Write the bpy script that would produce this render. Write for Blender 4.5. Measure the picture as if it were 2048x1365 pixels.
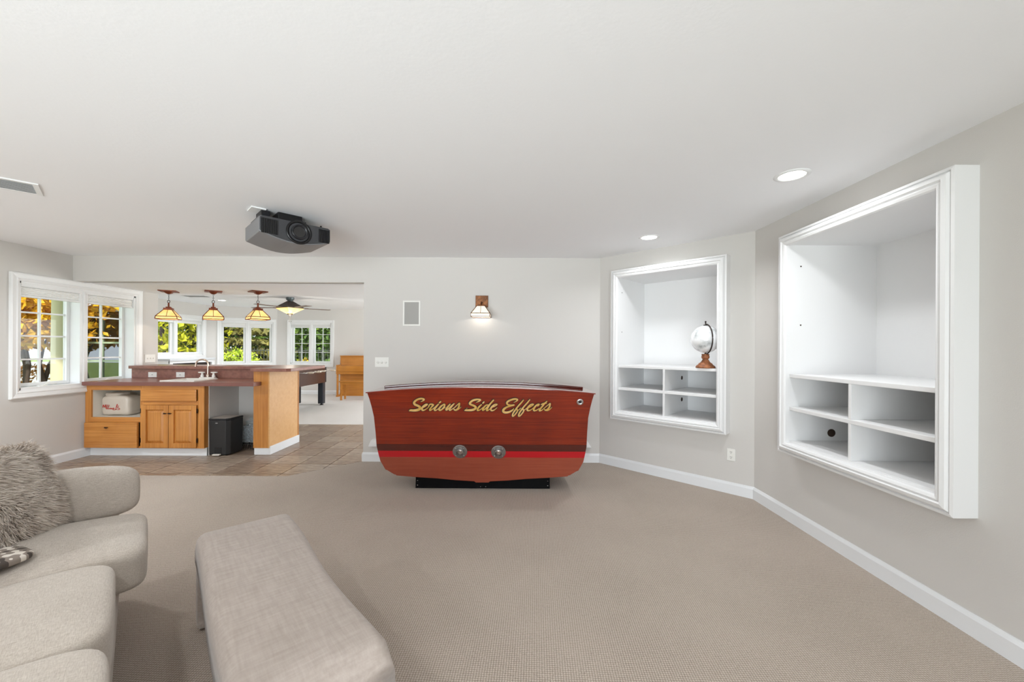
import bpy, bmesh, math, random
from mathutils import Matrix, Vector
random.seed(7)
for o in list(bpy.data.objects): bpy.data.objects.remove(o)
sc = bpy.context.scene; C = sc.collection
PI = math.pi
# ------------------------------------------------------------------ camera
CAMH, FPX, PPY, ROLL = 1.365, 800.0, 696.0, 0.0053
cam_d = bpy.data.cameras.new('camera'); cam = bpy.data.objects.new('camera', cam_d); C.objects.link(cam)
cam_d.sensor_fit = 'HORIZONTAL'; cam_d.sensor_width = 36; cam_d.lens = 36*FPX/2048
cam_d.shift_y = (PPY-682.5)/2048; cam_d.clip_start = .05; cam_d.clip_end = 200
cam.matrix_world = Matrix.Translation((0, 0, CAMH)) @ Matrix.Rotation(PI/2, 4, 'X') @ Matrix.Rotation(ROLL, 4, 'Z')
sc.camera = cam
# ------------------------------------------------------------------ world, sun, added daylight lamps, exposure
vs = sc.view_settings
sc.display_settings.display_device = 'sRGB'
vs.view_transform = 'Standard'; vs.look = 'None'; vs.gamma = 1; vs.use_curve_mapping = False
vs.exposure = 0.0
sc.cycles.use_denoising = True
sc.cycles.max_bounces = 8; sc.cycles.diffuse_bounces = 6; sc.cycles.adaptive_min_samples = 16; sc.cycles.glossy_bounces = 3; sc.cycles.adaptive_threshold = .03; sc.cycles.transparent_max_bounces = 16
sc.cycles.sample_clamp_indirect = 6
w = bpy.data.worlds.new('sky'); sc.world = w; w.use_nodes = True
bg = w.node_tree.nodes['Background']; bg.inputs['Color'].default_value = (.80, .90, 1, 1); bg.inputs['Strength'].default_value = 2.2

def light(name, kind, loc, energy, color=(1, 1, 1), rot=(0, 0, 0), **k):
    d = bpy.data.lights.new(name, kind); d.energy = energy; d.color = color
    for a, b in k.items(): setattr(d, a, b)
    o = bpy.data.objects.new(name, d); C.objects.link(o); o.location = loc; o.rotation_euler = rot
    return o
light('sun', 'SUN', (6, -6, 12), 4.2, (1, .95, .86), (math.radians(48), 0, math.radians(38)), angle=.05)
# added fill lamp behind the camera, standing in for daylight from invented doors
light('added_fill_rear', 'AREA', (-1.3, -2.45, 1.15), 14, (.88, .95, 1), (math.radians(90), 0, 0), shape='RECTANGLE', size=4.4, size_y=2.0)
# added lamp tilted up to brighten the ceiling; no paving stands outside
light('added_ceiling_fill', 'AREA', (-1.3, -2.4, 1.0), 102, (.89, .955, 1), (math.radians(106), 0, 0), shape='RECTANGLE', size=4.4, size_y=1.8, spread=math.radians(100))
# added fill lamp for the games room, at invented doors out of view
light('added_fill_far', 'AREA', (.78, 8.6, 1.1), 165, (.95, .97, 1), (math.radians(102), 0, math.radians(90)), shape='RECTANGLE', size=3.8, size_y=1.9)
# ------------------------------------------------------------------ materials
def lin(c):
    if isinstance(c, str): c = [int(c[i:i+2], 16)/255 for i in (0, 2, 4)]
    return tuple((x/12.92 if x <= .04045 else ((x+.055)/1.055)**2.4) for x in c[:3])+(1,)
MATS = {}
def mat(name, col, rough=.6, metal=0., bump=None, var=None, emit=None, coat=0., spec=.5, sheen=0., stretch=None):
    """bump=(scale,strength) noise bump; var=(colour2, scale, lo, hi) noise colour mix"""
    if name in MATS: return MATS[name]
    m = bpy.data.materials.new(name); m.use_nodes = True; nt = m.node_tree; N = nt.nodes; Lk = nt.links
    b = N['Principled BSDF']
    b.inputs['Base Color'].default_value = lin(col); b.inputs['Roughness'].default_value = rough; b.inputs['Metallic'].default_value = metal
    b.inputs['Specular IOR Level'].default_value = spec
    b.inputs['Coat Weight'].default_value = coat; b.inputs['Coat Roughness'].default_value = .08
    if sheen: b.inputs['Sheen Weight'].default_value = sheen
    if emit: b.inputs['Emission Color'].default_value = lin(emit[0]); b.inputs['Emission Strength'].default_value = emit[1]
    if bump or var:
        tc = N.new('ShaderNodeTexCoord'); vec = tc.outputs['Object']
        if stretch:
            mp = N.new('ShaderNodeMapping'); mp.inputs['Scale'].default_value = stretch; Lk.new(vec, mp.inputs['Vector']); vec = mp.outputs[0]
    if var:
        n = N.new('ShaderNodeTexNoise'); n.inputs['Scale'].default_value = var[1]; n.inputs['Detail'].default_value = 6; n.inputs['Roughness'].default_value = .6
        r = N.new('ShaderNodeValToRGB'); r.color_ramp.elements[0].position = var[2]; r.color_ramp.elements[1].position = var[3]
        r.color_ramp.elements[0].color = lin(col); r.color_ramp.elements[1].color = lin(var[0])
        Lk.new(vec, n.inputs['Vector']); Lk.new(n.outputs['Fac'], r.inputs[0]); Lk.new(r.outputs[0], b.inputs['Base Color'])
    if bump:
        n2 = N.new('ShaderNodeTexNoise'); n2.inputs['Scale'].default_value = bump[0]; n2.inputs['Detail'].default_value = 3
        bp = N.new('ShaderNodeBump'); bp.inputs['Strength'].default_value = bump[1]; bp.inputs['Distance'].default_value = .005
        Lk.new(vec, n2.inputs['Vector']); Lk.new(n2.outputs['Fac'], bp.inputs['Height']); Lk.new(bp.outputs[0], b.inputs['Normal'])
    if emit: m.cycles.emission_sampling = 'NONE'
    MATS[name] = m
    return m
def wood(name, dark, light_, scale=6, axis='X', rough=.35, coat=.15, bands=14):
    m = bpy.data.materials.new(name); m.use_nodes = True; nt = m.node_tree; N = nt.nodes; Lk = nt.links; b = N['Principled BSDF']
    tc = N.new('ShaderNodeTexCoord'); mp = N.new('ShaderNodeMapping')
    s = {'X': (.35, bands, bands), 'Z': (bands, bands, .35), 'Y': (bands, .35, bands)}[axis]
    mp.inputs['Scale'].default_value = s; Lk.new(tc.outputs['Object'], mp.inputs['Vector'])
    n = N.new('ShaderNodeTexNoise'); n.inputs['Scale'].default_value = scale; n.inputs['Detail'].default_value = 8; n.inputs['Roughness'].default_value = .65; n.inputs['Distortion'].default_value = .4
    Lk.new(mp.outputs[0], n.inputs['Vector'])
    n2 = N.new('ShaderNodeTexNoise'); n2.inputs['Scale'].default_value = 2.2; n2.inputs['Detail'].default_value = 3; Lk.new(tc.outputs['Object'], n2.inputs['Vector'])
    ad = N.new('ShaderNodeMix'); ad.inputs[0].default_value = .35; Lk.new(n.outputs['Fac'], ad.inputs[2]); Lk.new(n2.outputs['Fac'], ad.inputs[3])
    r = N.new('ShaderNodeValToRGB'); r.color_ramp.elements[0].position = .34; r.color_ramp.elements[1].position = .64
    r.color_ramp.elements[0].color = lin(dark); r.color_ramp.elements[1].color = lin(light_)
    Lk.new(ad.outputs[0], r.inputs[0]); Lk.new(r.outputs[0], b.inputs['Base Color'])
    b.inputs['Roughness'].default_value = rough; b.inputs['Coat Weight'].default_value = coat; b.inputs['Coat Roughness'].default_value = .07
    MATS[name] = m
    return m
WALL = mat('wall_paint', 'd0cdc9', .75, bump=(160, .12))
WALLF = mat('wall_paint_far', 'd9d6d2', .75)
CEIL = mat('ceiling_paint', 'f2f3f5', .85, bump=(55, .10))
TRIM = mat('white_trim', 'eceded', .4)
NICHE = mat('niche_white', 'e6e6e6', .5)
BASEB = mat('baseboard_white', 'e6e8ea', .45)
PLASTIC = mat('white_plastic', 'eae9e4', .4)
BLACKP = mat('black_plastic', '17171a', .4)
CHROME = mat('chrome', 'd8d8da', .18, 1.)
BRONZE = mat('bronze', '5a3a26', .45, .7, var=('8a5a38', 30, .4, .65))
DARKMETAL = mat('dark_metal', '26262a', .4, .6)
MAPLE = wood('maple_wood', 'a4621f', 'd2924a', 4, 'X', .32, .25)
MAPLEV = wood('maple_wood_vertical', 'a4621f', 'd2924a', 4, 'Z', .32, .25)
MAPLEP = wood('maple_panel_lit', 'cf9a5c', 'dbab70', 3, 'X', .45, .1, 6)  # paler maple for the lit side of the bar end
MAHOG = wood('mahogany', '5c1203', '8e2a0b', 7, 'X', .22, .5)
MAHOGB = wood('mahogany_bottom', '8a3b28', '9e4d37', 7, 'X', .3, .3)
MAHOGD = wood('mahogany_dark', '40100a', '551a0e', 7, 'X', .2, .6)
DECK = wood('mahogany_deck', '6a1c12', '8a2c1c', 5, 'X', .1, 1.)
PIANO = wood('oak_piano', 'a8691f', 'd08c3a', 4, 'X', .35, .2)
ESPRESSO = wood('espresso', '2c1712', '4a2a1f', 6, 'X', .35, .2)
LAMINATE = mat('laminate_counter', '9a6a5c', .28, bump=(90, .05), var=('7d5348', 18, .35, .7))
def glass_mat(name, tint=(1, 1, 1), refl=.05, rough=.0):
    m = bpy.data.materials.new(name); m.use_nodes = True; nt = m.node_tree; N = nt.nodes; N.remove(N['Principled BSDF'])
    t = N.new('ShaderNodeBsdfTransparent'); t.inputs[0].default_value = (*tint, 1)
    g = N.new('ShaderNodeBsdfGlossy'); g.inputs['Roughness'].default_value = rough
    mx = N.new('ShaderNodeMixShader'); mx.inputs[0].default_value = refl
    nt.links.new(t.outputs[0], mx.inputs[1]); nt.links.new(g.outputs[0], mx.inputs[2]); nt.links.new(mx.outputs[0], N['Material Output'].inputs[0])
    MATS[name] = m; return m
GLASS = glass_mat('window_glass', (1, 1, 1), .012); GLASSD = glass_mat('porch_glass', (.35, .4, .38), .25); JARG = glass_mat('jar_glass', (.93, .97, .99), .09)
def carpet_mat(name, c1, c2, period):
    m = bpy.data.materials.new(name); m.use_nodes = True; nt = m.node_tree; N = nt.nodes; Lk = nt.links; b = N['Principled BSDF']
    tc = N.new('ShaderNodeTexCoord'); mp = N.new('ShaderNodeMapping'); mp.inputs['Rotation'].default_value = (0, 0, .06)
    Lk.new(tc.outputs['Object'], mp.inputs['Vector'])
    ws = []
    for d in 'XY':
        wv = N.new('ShaderNodeTexWave'); wv.bands_direction = d; wv.inputs['Scale'].default_value = (2*PI/period)/20; wv.inputs['Distortion'].default_value = 1.2
        wv.inputs['Detail'].default_value = 1; wv.inputs['Detail Scale'].default_value = 3
        Lk.new(mp.outputs[0], wv.inputs['Vector']); ws.append(wv)
    mu = N.new('ShaderNodeMath'); mu.operation = 'MULTIPLY'; Lk.new(ws[0].outputs['Fac'], mu.inputs[0]); Lk.new(ws[1].outputs['Fac'], mu.inputs[1])
    sq = N.new('ShaderNodeMath'); sq.operation = 'POWER'; sq.inputs[1].default_value = .5; Lk.new(mu.outputs[0], sq.inputs[0])
    n = N.new('ShaderNodeTexNoise'); n.inputs['Scale'].default_value = 130; Lk.new(mp.outputs[0], n.inputs['Vector'])
    n2 = N.new('ShaderNodeTexNoise'); n2.inputs['Scale'].default_value = 1.6; n2.inputs['Detail'].default_value = 3; Lk.new(mp.outputs[0], n2.inputs['Vector'])
    ad = N.new('ShaderNodeMath'); ad.operation = 'MULTIPLY_ADD'; ad.inputs[1].default_value = .5; Lk.new(n.outputs['Fac'], ad.inputs[0]); Lk.new(sq.outputs[0], ad.inputs[2])
    ad2 = N.new('ShaderNodeMath'); ad2.operation = 'MULTIPLY_ADD'; ad2.inputs[1].default_value = .35; Lk.new(n2.outputs['Fac'], ad2.inputs[0]); Lk.new(ad.outputs[0], ad2.inputs[2])
    r = N.new('ShaderNodeValToRGB'); r.color_ramp.elements[0].position = .3; r.color_ramp.elements[1].position = 1.2 if False else 1.0
    r.color_ramp.elements[0].color = lin(c1); r.color_ramp.elements[1].color = lin(c2)
    Lk.new(ad2.outputs[0], r.inputs[0]); Lk.new(r.outputs[0], b.inputs['Base Color'])
    bp = N.new('ShaderNodeBump'); bp.inputs['Strength'].default_value = .5; bp.inputs['Distance'].default_value = .004
    Lk.new(sq.outputs[0], bp.inputs['Height']); Lk.new(bp.outputs[0], b.inputs['Normal'])
    b.inputs['Roughness'].default_value = .95; b.inputs['Specular IOR Level'].default_value = .1; b.inputs['Sheen Weight'].default_value = .2
    MATS[name] = m; return m
CARPET = carpet_mat('berber_carpet', '7c6e62', 'b9ac9f', .011)
CARPETF = carpet_mat('far_carpet', 'b9b2ab', 'd9d5d1', .014)  # paler than the main carpet: daylight is put into the colour
def fabric(name, c1, c2, sc_=90):
    m = bpy.data.materials.new(name); m.use_nodes = True; nt = m.node_tree; N = nt.nodes; Lk = nt.links; b = N['Principled BSDF']
    tc = N.new('ShaderNodeTexCoord'); fs = []
    for st in ((1, .12, 1), (.12, 1, 1)):
        mp = N.new('ShaderNodeMapping'); mp.inputs['Scale'].default_value = st; Lk.new(tc.outputs['Object'], mp.inputs['Vector'])
        n = N.new('ShaderNodeTexNoise'); n.inputs['Scale'].default_value = sc_*2; n.inputs['Detail'].default_value = 4; Lk.new(mp.outputs[0], n.inputs['Vector']); fs.append(n)
    mx = N.new('ShaderNodeMath'); mx.operation = 'ADD'; Lk.new(fs[0].outputs['Fac'], mx.inputs[0]); Lk.new(fs[1].outputs['Fac'], mx.inputs[1])
    n3 = N.new('ShaderNodeTexNoise'); n3.inputs['Scale'].default_value = 5; n3.inputs['Detail'].default_value = 4; Lk.new(tc.outputs['Object'], n3.inputs['Vector'])
    m2 = N.new('ShaderNodeMath'); m2.operation = 'MULTIPLY_ADD'; m2.inputs[1].default_value = .35; Lk.new(n3.outputs['Fac'], m2.inputs[0]); Lk.new(mx.outputs[0], m2.inputs[2])
    r = N.new('ShaderNodeMapRange'); r.inputs[1].default_value = .85; r.inputs[2].default_value = 1.5; Lk.new(m2.outputs[0], r.inputs[0])
    cm = N.new('ShaderNodeMix'); cm.data_type = 'RGBA'; cm.inputs[6].default_value = lin(c1); cm.inputs[7].default_value = lin(c2)
    Lk.new(r.outputs[0], cm.inputs[0]); Lk.new(cm.outputs[2], b.inputs['Base Color'])
    bp = N.new('ShaderNodeBump'); bp.inputs['Strength'].default_value = .35; bp.inputs['Distance'].default_value = .003; Lk.new(mx.outputs[0], bp.inputs['Height']); Lk.new(bp.outputs[0], b.inputs['Normal'])
    b.inputs['Roughness'].default_value = .95; b.inputs['Specular IOR Level'].default_value = .1; b.inputs['Sheen Weight'].default_value = .25
    MATS[name] = m; return m
LINEN = fabric('linen_fabric', 'a99e93', 'cbc2b8', 190)
SUEDE = fabric('suede_fabric', '9d9188', 'aea29a', 40)
def leaf_mat(name, c1, c2, scale=3.):
    m = mat(name, c1, .6, var=(c2, scale, .35, .65)); b = m.node_tree.nodes['Principled BSDF']
    return m
# ------------------------------------------------------------------ mesh helpers
class MB:
    def __init__(s): s.v = []; s.f = []; s.sm = []
    def add(s, vs_, fs_, smooth=False, M=None):
        k = len(s.v)
        s.v += [tuple(M @ Vector(p)) if M else tuple(p) for p in vs_]
        s.f += [tuple(k+i for i in f) for f in fs_]; s.sm += [smooth]*len(fs_); return s
    def box(s, x0, x1, y0, y1, z0, z1, M=None):
        return s.add([(x0, y0, z0), (x1, y0, z0), (x1, y1, z0), (x0, y1, z0), (x0, y0, z1), (x1, y0, z1), (x1, y1, z1), (x0, y1, z1)],
              [(0, 3, 2, 1), (4, 5, 6, 7), (0, 1, 5, 4), (1, 2, 6, 5), (2, 3, 7, 6), (3, 0, 4, 7)], M=M)
    def prism(s, poly, a0, a1, axis='z', M=None):
        n = len(poly); f = {'z': lambda p, a: (p[0], p[1], a), 'y': lambda p, a: (p[0], a, p[1]), 'x': lambda p, a: (a, p[0], p[1])}[axis]
        return s.add([f(p, a0) for p in poly]+[f(p, a1) for p in poly],
              [tuple(range(n))[::-1], tuple(range(n, 2*n))]+[(i, (i+1) % n, n+(i+1) % n, n+i) for i in range(n)], M=M)
    def lathe(s, prof, seg=24, M=None, smooth=True, cap=True):
        vs_ = []; fs_ = []; m = len(prof)
        for j in range(seg):
            a = 2*PI*j/seg; vs_ += [(r*math.cos(a), r*math.sin(a), z) for r, z in prof]
        for j in range(seg):
            k = (j+1) % seg
            for i in range(m-1): fs_.append((j*m+i, k*m+i, k*m+i+1, j*m+i+1))
        s.add(vs_, fs_, smooth, M)
        if cap:
            if prof[0][0] > 1e-5: s.add([(prof[0][0]*math.cos(2*PI*j/seg), prof[0][0]*math.sin(2*PI*j/seg), prof[0][1]) for j in range(seg)], [tuple(range(seg))[::-1]], M=M)
            if prof[-1][0] > 1e-5: s.add([(prof[-1][0]*math.cos(2*PI*j/seg), prof[-1][0]*math.sin(2*PI*j/seg), prof[-1][1]) for j in range(seg)], [tuple(range(seg))], M=M)
        return s
    def tube(s, pts, r, seg=8, M=None, closed=False):
        pts = [Vector(p) for p in pts]; n = len(pts); vs_ = []; fs_ = []
        rr = r if isinstance(r, (list, tuple)) else [r]*n
        up = Vector((0, 0, 1))
        for i, p in enumerate(pts):
            if closed: t = pts[(i+1) % n]-pts[i-1]
            else: t = pts[min(i+1, n-1)]-pts[max(i-1, 0)]
            t.normalize(); a = t.cross(up)
            if a.length < .1: a = t.cross(Vector((1, 0, 0)))
            a.normalize(); b = t.cross(a)
            vs_ += [tuple(p+rr[i]*(math.cos(2*PI*j/seg)*a+math.sin(2*PI*j/seg)*b)) for j in range(seg)]
        for i in range(n if closed else n-1):
            k = (i+1) % n
            for j in range(seg): fs_.append((i*seg+j, i*seg+(j+1) % seg, k*seg+(j+1) % seg, k*seg+j))
        s.add(vs_, fs_, True, M)
        if not closed: s.add(vs_[:seg], [tuple(range(seg))], M=M); s.add(vs_[-seg:], [tuple(range(seg))[::-1]], M=M)
        return s
    def build(s, name, m, parent=None, bevel=0, org=(0, 0, 0), seg=2, subsurf=0):
        me = bpy.data.meshes.new(name); me.from_pydata([(v[0]-org[0], v[1]-org[1], v[2]-org[2]) for v in s.v], [], s.f)
        me.polygons.foreach_set('use_smooth', s.sm)
        bm = bmesh.new(); bm.from_mesh(me); bmesh.ops.recalc_face_normals(bm, faces=bm.faces); bm.to_mesh(me); bm.free()
        me.materials.append(m); o = bpy.data.objects.new(name, me); C.objects.link(o)
        o.location = (0, 0, 0) if parent else org
        if parent: o.parent = parent
        if bevel:
            b = o.modifiers.new('bevel', 'BEVEL'); b.width = bevel; b.segments = seg; b.limit_method = 'ANGLE'; b.angle_limit = .6
        if subsurf:
            u = o.modifiers.new('sub', 'SUBSURF'); u.levels = subsurf; u.render_levels = subsurf
        return o
def tag(o, label, cat, group=None, kind=None):
    o['label'] = label; o['category'] = cat
    if group: o['group'] = group
    if kind: o['kind'] = kind
    return o
def thing(name, label, cat, loc=(0, 0, 0), rz=0, group=None, kind=None):
    o = bpy.data.objects.new(name, None); C.objects.link(o); o.location = loc; o.rotation_euler = (0, 0, rz); o.empty_display_size = .1
    return tag(o, label, cat, group, kind)
def box(name, m, x0, x1, y0, y1, z0, z1, parent=None, bevel=0, org=(0, 0, 0)):
    return MB().box(x0, x1, y0, y1, z0, z1).build(name, m, parent, bevel, org)
def copytree(o, parent=None):
    c = o.copy(); C.objects.link(c)
    if parent: c.parent = parent
    for ch in list(o.children): copytree(ch, c)
    return c
def T(x, y, z): return Matrix.Translation((x, y, z))
def RX(a): return Matrix.Rotation(a, 4, 'X')
def RY(a): return Matrix.Rotation(a, 4, 'Y')
def RZ(a): return Matrix.Rotation(a, 4, 'Z')
def cushion(sx, sy, sz, n=7, cuts=9, crown=0, wob=0, seed=1):
    """rounded box centred on the origin, half sizes sx,sy,sz"""
    bm = bmesh.new(); bmesh.ops.create_cube(bm, size=2); bmesh.ops.subdivide_edges(bm, edges=bm.edges[:], cuts=cuts, use_grid_fill=True)
    rnd = random.Random(seed); ph = [rnd.uniform(0, 6) for _ in range(6)]
    vs_ = []
    for v in bm.verts:
        x, y, z = v.co; k = (abs(x)**n+abs(y)**n+abs(z)**n)**(-1/n); x, y, z = x*k, y*k, z*k
        X_, Y_, Z_ = x*sx, y*sy, z*sz
        if crown and z > 0: Z_ += crown*(1-x*x)*(1-y*y)
        if wob:
            Z_ += wob*(math.sin(9*X_+ph[0])*math.sin(7*Y_+ph[1])+.6*math.sin(17*X_+13*Y_+ph[2])); X_ += wob*.5*math.sin(11*Y_+5*Z_+ph[3]); Y_ += wob*.5*math.sin(10*X_+6*Z_+ph[4])
        vs_.append((X_, Y_, Z_))
    bm.verts.index_update(); fs_ = [tuple(v.index for v in f.verts) for f in bm.faces]; bm.free()
    return vs_, fs_
def px(u, v, Yd):
    """point at depth Yd that the pixel u,v of the 2048x1365 photo shows (used to measure sizes)"""
    du, dv = u-1024, v-PPY; a = du*math.cos(ROLL)+dv*math.sin(ROLL); b = -du*math.sin(ROLL)+dv*math.cos(ROLL)
    return a/FPX*Yd, Yd, CAMH-b/FPX*Yd
# ------------------------------------------------------------------ setting
H = 2.44; SOF = 2.136; XL = -5.25; XR = 2.21; YB = 4.778; YREAR = -2.6
P0 = (1.05, 4.778); P1 = (2.21, 3.64)
def slab(name, poly, z0, z1, m, label, cat):
    return tag(MB().prism(poly, z0, z1).build(name, m), label, cat, kind='structure')
def wall(name, p, q, m, label, holes=(), z0=0, z1=H, th=.14, ext0=0, ext1=0):
    """p to q runs left to right as seen from inside; thickness goes outwards"""
    L = math.dist(p, q); a = math.atan2(q[1]-p[1], q[0]-p[0])
    xs = sorted({-ext0, L+ext1, *[h[0] for h in holes], *[h[1] for h in holes]}); zs = sorted({z0, z1, *[h[2] for h in holes], *[h[3] for h in holes]})
    b = MB()
    for i in range(len(xs)-1):
        run = None
        for j in range(len(zs)-1):
            cx, cz = (xs[i]+xs[i+1])/2, (zs[j]+zs[j+1])/2
            solid = not any(h[0] < cx < h[1] and h[2] < cz < h[3] for h in holes)
            if solid: run = [run[0] if run else zs[j], zs[j+1]]
            if (not solid or j == len(zs)-2) and run: b.box(xs[i], xs[i+1], 0, th, run[0], run[1]); run = None
    o = b.build(name, m); o.location = (*p, 0); o.rotation_euler = (0, 0, a)
    return tag(o, label, 'wall', kind='structure')
# floors
TE = 4.21  # near edge of the tiles
slab('floor', [(XL-.1, YREAR-.1), (XR+.12, YREAR-.1), (XR+.12, 3.6), (1.1, 4.9), (-1.70, 4.86), (-2.36, TE), (XL-.1, TE)], -.08, 0, CARPET, 'tan looped berber carpet of the main room', 'carpet')
tf = slab('floor.001', [(XL-.05, TE), (-2.36, TE), (-1.70, 4.86), (1.0, 4.86), (1.0, 7.03), (XL-.05, 7.03)], -.08, -.006, mat('grout', '2c2520', .9), 'grey-brown stone tile floor around the bar', 'floor')
slab('floor.002', [(-8.2, 7.03), (1.0, 7.03), (1.0, 11.6), (-8.2, 11.6)], -.08, 0, CARPETF, 'daylight-paled grey carpet of the far games room', 'carpet')
slab('floor.003', [(XL-.05, 5.93), (XL-.05, 7.03), (-8.2, 7.03), (-8.2, 5.93)], -.08, 0, CARPETF, 'daylight-paled carpet strip behind the bar by the left windows', 'carpet')
TILE = []
for i, (a, b_) in enumerate((('6f5d50', 'a8947f'), ('6a574a', '9e8a78'), ('78675a', 'b0a08f'))):
    TILE.append(mat('stone_tile_%d' % i, a, .34, bump=(14, .2), var=(b_, 11, .32, .62), stretch=(.7, 2.0, 1)))
TS = .36; tile_mesh = {}
def clip(poly, a, b):  # keep left of a->b
    out = []
    for i in range(len(poly)):
        p, q = poly[i-1], poly[i]
        sp = (b[0]-a[0])*(p[1]-a[1])-(b[1]-a[1])*(p[0]-a[0]); sq_ = (b[0]-a[0])*(q[1]-a[1])-(b[1]-a[1])*(q[0]-a[0])
        if (sp >= 0) != (sq_ >= 0):
            t = sp/(sp-sq_); out.append((p[0]+t*(q[0]-p[0]), p[1]+t*(q[1]-p[1])))
        if sq_ >= 0: out.append(q)
    return out
gx0, gy0 = -3.545, 4.29
for i in range(-5, 9):
    for j in range(-1, 8):
        x0, y0 = gx0+i*TS+.005, gy0+j*TS+.005; x1, y1 = x0+TS-.010, y0+TS-.010
        if x1 < XL+.02 or x0 > -.75: continue
        if y0 > 5.7 and x1 < -3.6 and y0 < 5.3: continue
        poly = [(max(x0, XL-.02), max(y0, TE)), (x1, max(y0, TE)), (x1, min(y1, 7.03)), (max(x0, XL-.02), min(y1, 7.03))]
        if poly[2][1]-poly[0][1] < .02 or poly[1][0]-poly[0][0] < .02: continue
        full = abs(poly[1][0]-poly[0][0]-TS+.010) < 1e-4 and abs(poly[2][1]-poly[0][1]-TS+.010) < 1e-4
        if y0 < 4.86:
            p2 = clip(poly, (-2.36, TE), (-1.70, 4.87))
            if len(p2) < 3: continue
            if p2 != poly: full = False
            poly = p2
        c = ((x0+x1)/2, (y0+y1)/2); mi = random.randrange(3)
        if full and mi in tile_mesh:
            t_ = bpy.data.objects.new('tile', tile_mesh[mi]); C.objects.link(t_); t_.parent = tf
        else:
            t_ = MB().prism([(p[0]-c[0], p[1]-c[1]) for p in poly], -.012, 0).build('tile', TILE[mi], tf, .002, seg=1)
            if full: tile_mesh[mi] = t_.data
        t_.location = (c[0], c[1], random.uniform(-.0006, .0006))
# ceilings
slab('ceiling', [(XL-.14, YREAR-.14), (XR+.14, YREAR-.14), (XR+.14, 4.9), (XL-.14, 4.9)], H, H+.1, CEIL, 'flat white ceiling over the main room', 'ceiling')
slab('ceiling.001', [(-8.2, 4.9), (1.0, 4.9), (1.0, 11.7), (-8.2, 11.7)], H, H+.1, CEIL, 'white ceiling over the far games room', 'ceiling')
slab('ceiling.002', [(XL, YB+.1), (-.3, YB+.1), (-.3, 7.5), (-1.1, 7.5), (-3.3, 5.97), (XL, 5.97)], SOF, H, CEIL, 'lowered white soffit above the bar', 'ceiling')
# niches: (outer z0, z1), frame width
NZ0, NZ1, NFW, NP = .568, 2.243, .085, .118
N1S = (.212, 1.420); L1 = math.dist(P0, P1)
N2Y = (3.146, 1.893)
# walls
W1Z = (.795, 2.136)
wb = MB().box(-1.772, 1.05, YB, YB+.12, 0, H).box(XL-.05, -1.772, YB, YB+.12, SOF, H)
tag(wb.build('wall_back', WALL), 'greige back wall with header over the wide bar opening', 'wall', kind='structure')
wall('wall_corner', P0, P1, WALL, 'angled greige wall between back and right walls', [(N1S[0]+.05, N1S[1]-.05, NZ0+.05, NZ1-.05)], ext0=.02, ext1=.02)
wall('wall_right', P1, (XR, YREAR), WALL, 'greige right wall with the larger wall niche', [(3.64-N2Y[0]+.05, 3.64-N2Y[1]-.05, NZ0+.05, NZ1-.05)])
wy0, wy1 = 4.255, 5.575   # rough opening of the left window
wall('wall_left', (XL, YREAR), (XL, 5.93), WALL, 'greige left wall with the double casement window', th=.22, holes=[(wy0-YREAR, wy1-YREAR, W1Z[0]+.085, W1Z[1]-.085)])
RH = (XR-1.0, XR+3.5)
wall('wall_rear', (XR, YREAR), (XL, YREAR), WALL, 'greige rear wall with added wide glass doors behind the camera', [(XR-.9, XR+3.5, .02, 2.1)])
wall('wall_far_left', (XL-.01, 5.94), (-8.0, 8.45), WALLF, 'angled wall of the games room behind the bar end', th=.12)
wall('wall_far_side', (-8.0, 8.45), (-8.0, 10.45), WALLF, 'left wall of the games room', [(.27, 1.9, 1.14, 2.06)])
W2P, W2Q = (-8.0, 10.45), (-6.75, 11.5); W2L = math.dist(W2P, W2Q)
wall('wall_far_corner', W2P, W2Q, WALLF, 'angled corner wall of the games room', [(.32, 1.52, .885, 2.05)], ext0=.02, ext1=.02)
wall('wall_far_back', W2Q, (.9, 11.5), WALLF, 'far wall of the games room behind the piano', [(.38, 1.55, .87, 2.045)])
wall('wall_far_right', (.9, 11.5), (.9, 4.9), WALLF, 'right wall of the games room', [(1.0, 5.0, .02, 2.1)])
# baseboards
def baseboard(name, p, q, label, h=.108, th=.016, ex=0):
    L = math.dist(p, q); a = math.atan2(q[1]-p[1], q[0]-p[0])
    o = MB().prism([(0, 0), (-th, 0), (-th, h-.022), (-th*.45, h-.006), (-th*.3, h), (0, h)], -ex, L+ex, 'x').build(name, BASEB)
    o.location = (*p, 0); o.rotation_euler = (0, 0, a); return tag(o, label, 'baseboard', kind='structure')
baseboard('baseboard_back', (-1.772, YB), P0, 'white baseboard under the back wall', ex=.004)
baseboard('baseboard_corner', P0, P1, 'white baseboard under the angled wall')
baseboard('baseboard_right', P1, (XR, YREAR), 'white baseboard under the right wall')
baseboard('baseboard_left', (XL, YREAR), (XL, 4.98), 'white baseboard under the left window wall')
baseboard('baseboard_far_back', W2Q, (.9, 11.5), 'white baseboard along the far wall behind the piano')
baseboard('baseboard_jamb', (-1.772, YB+.12), (-1.772, YB), 'short white baseboard returning round the opening edge')
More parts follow.
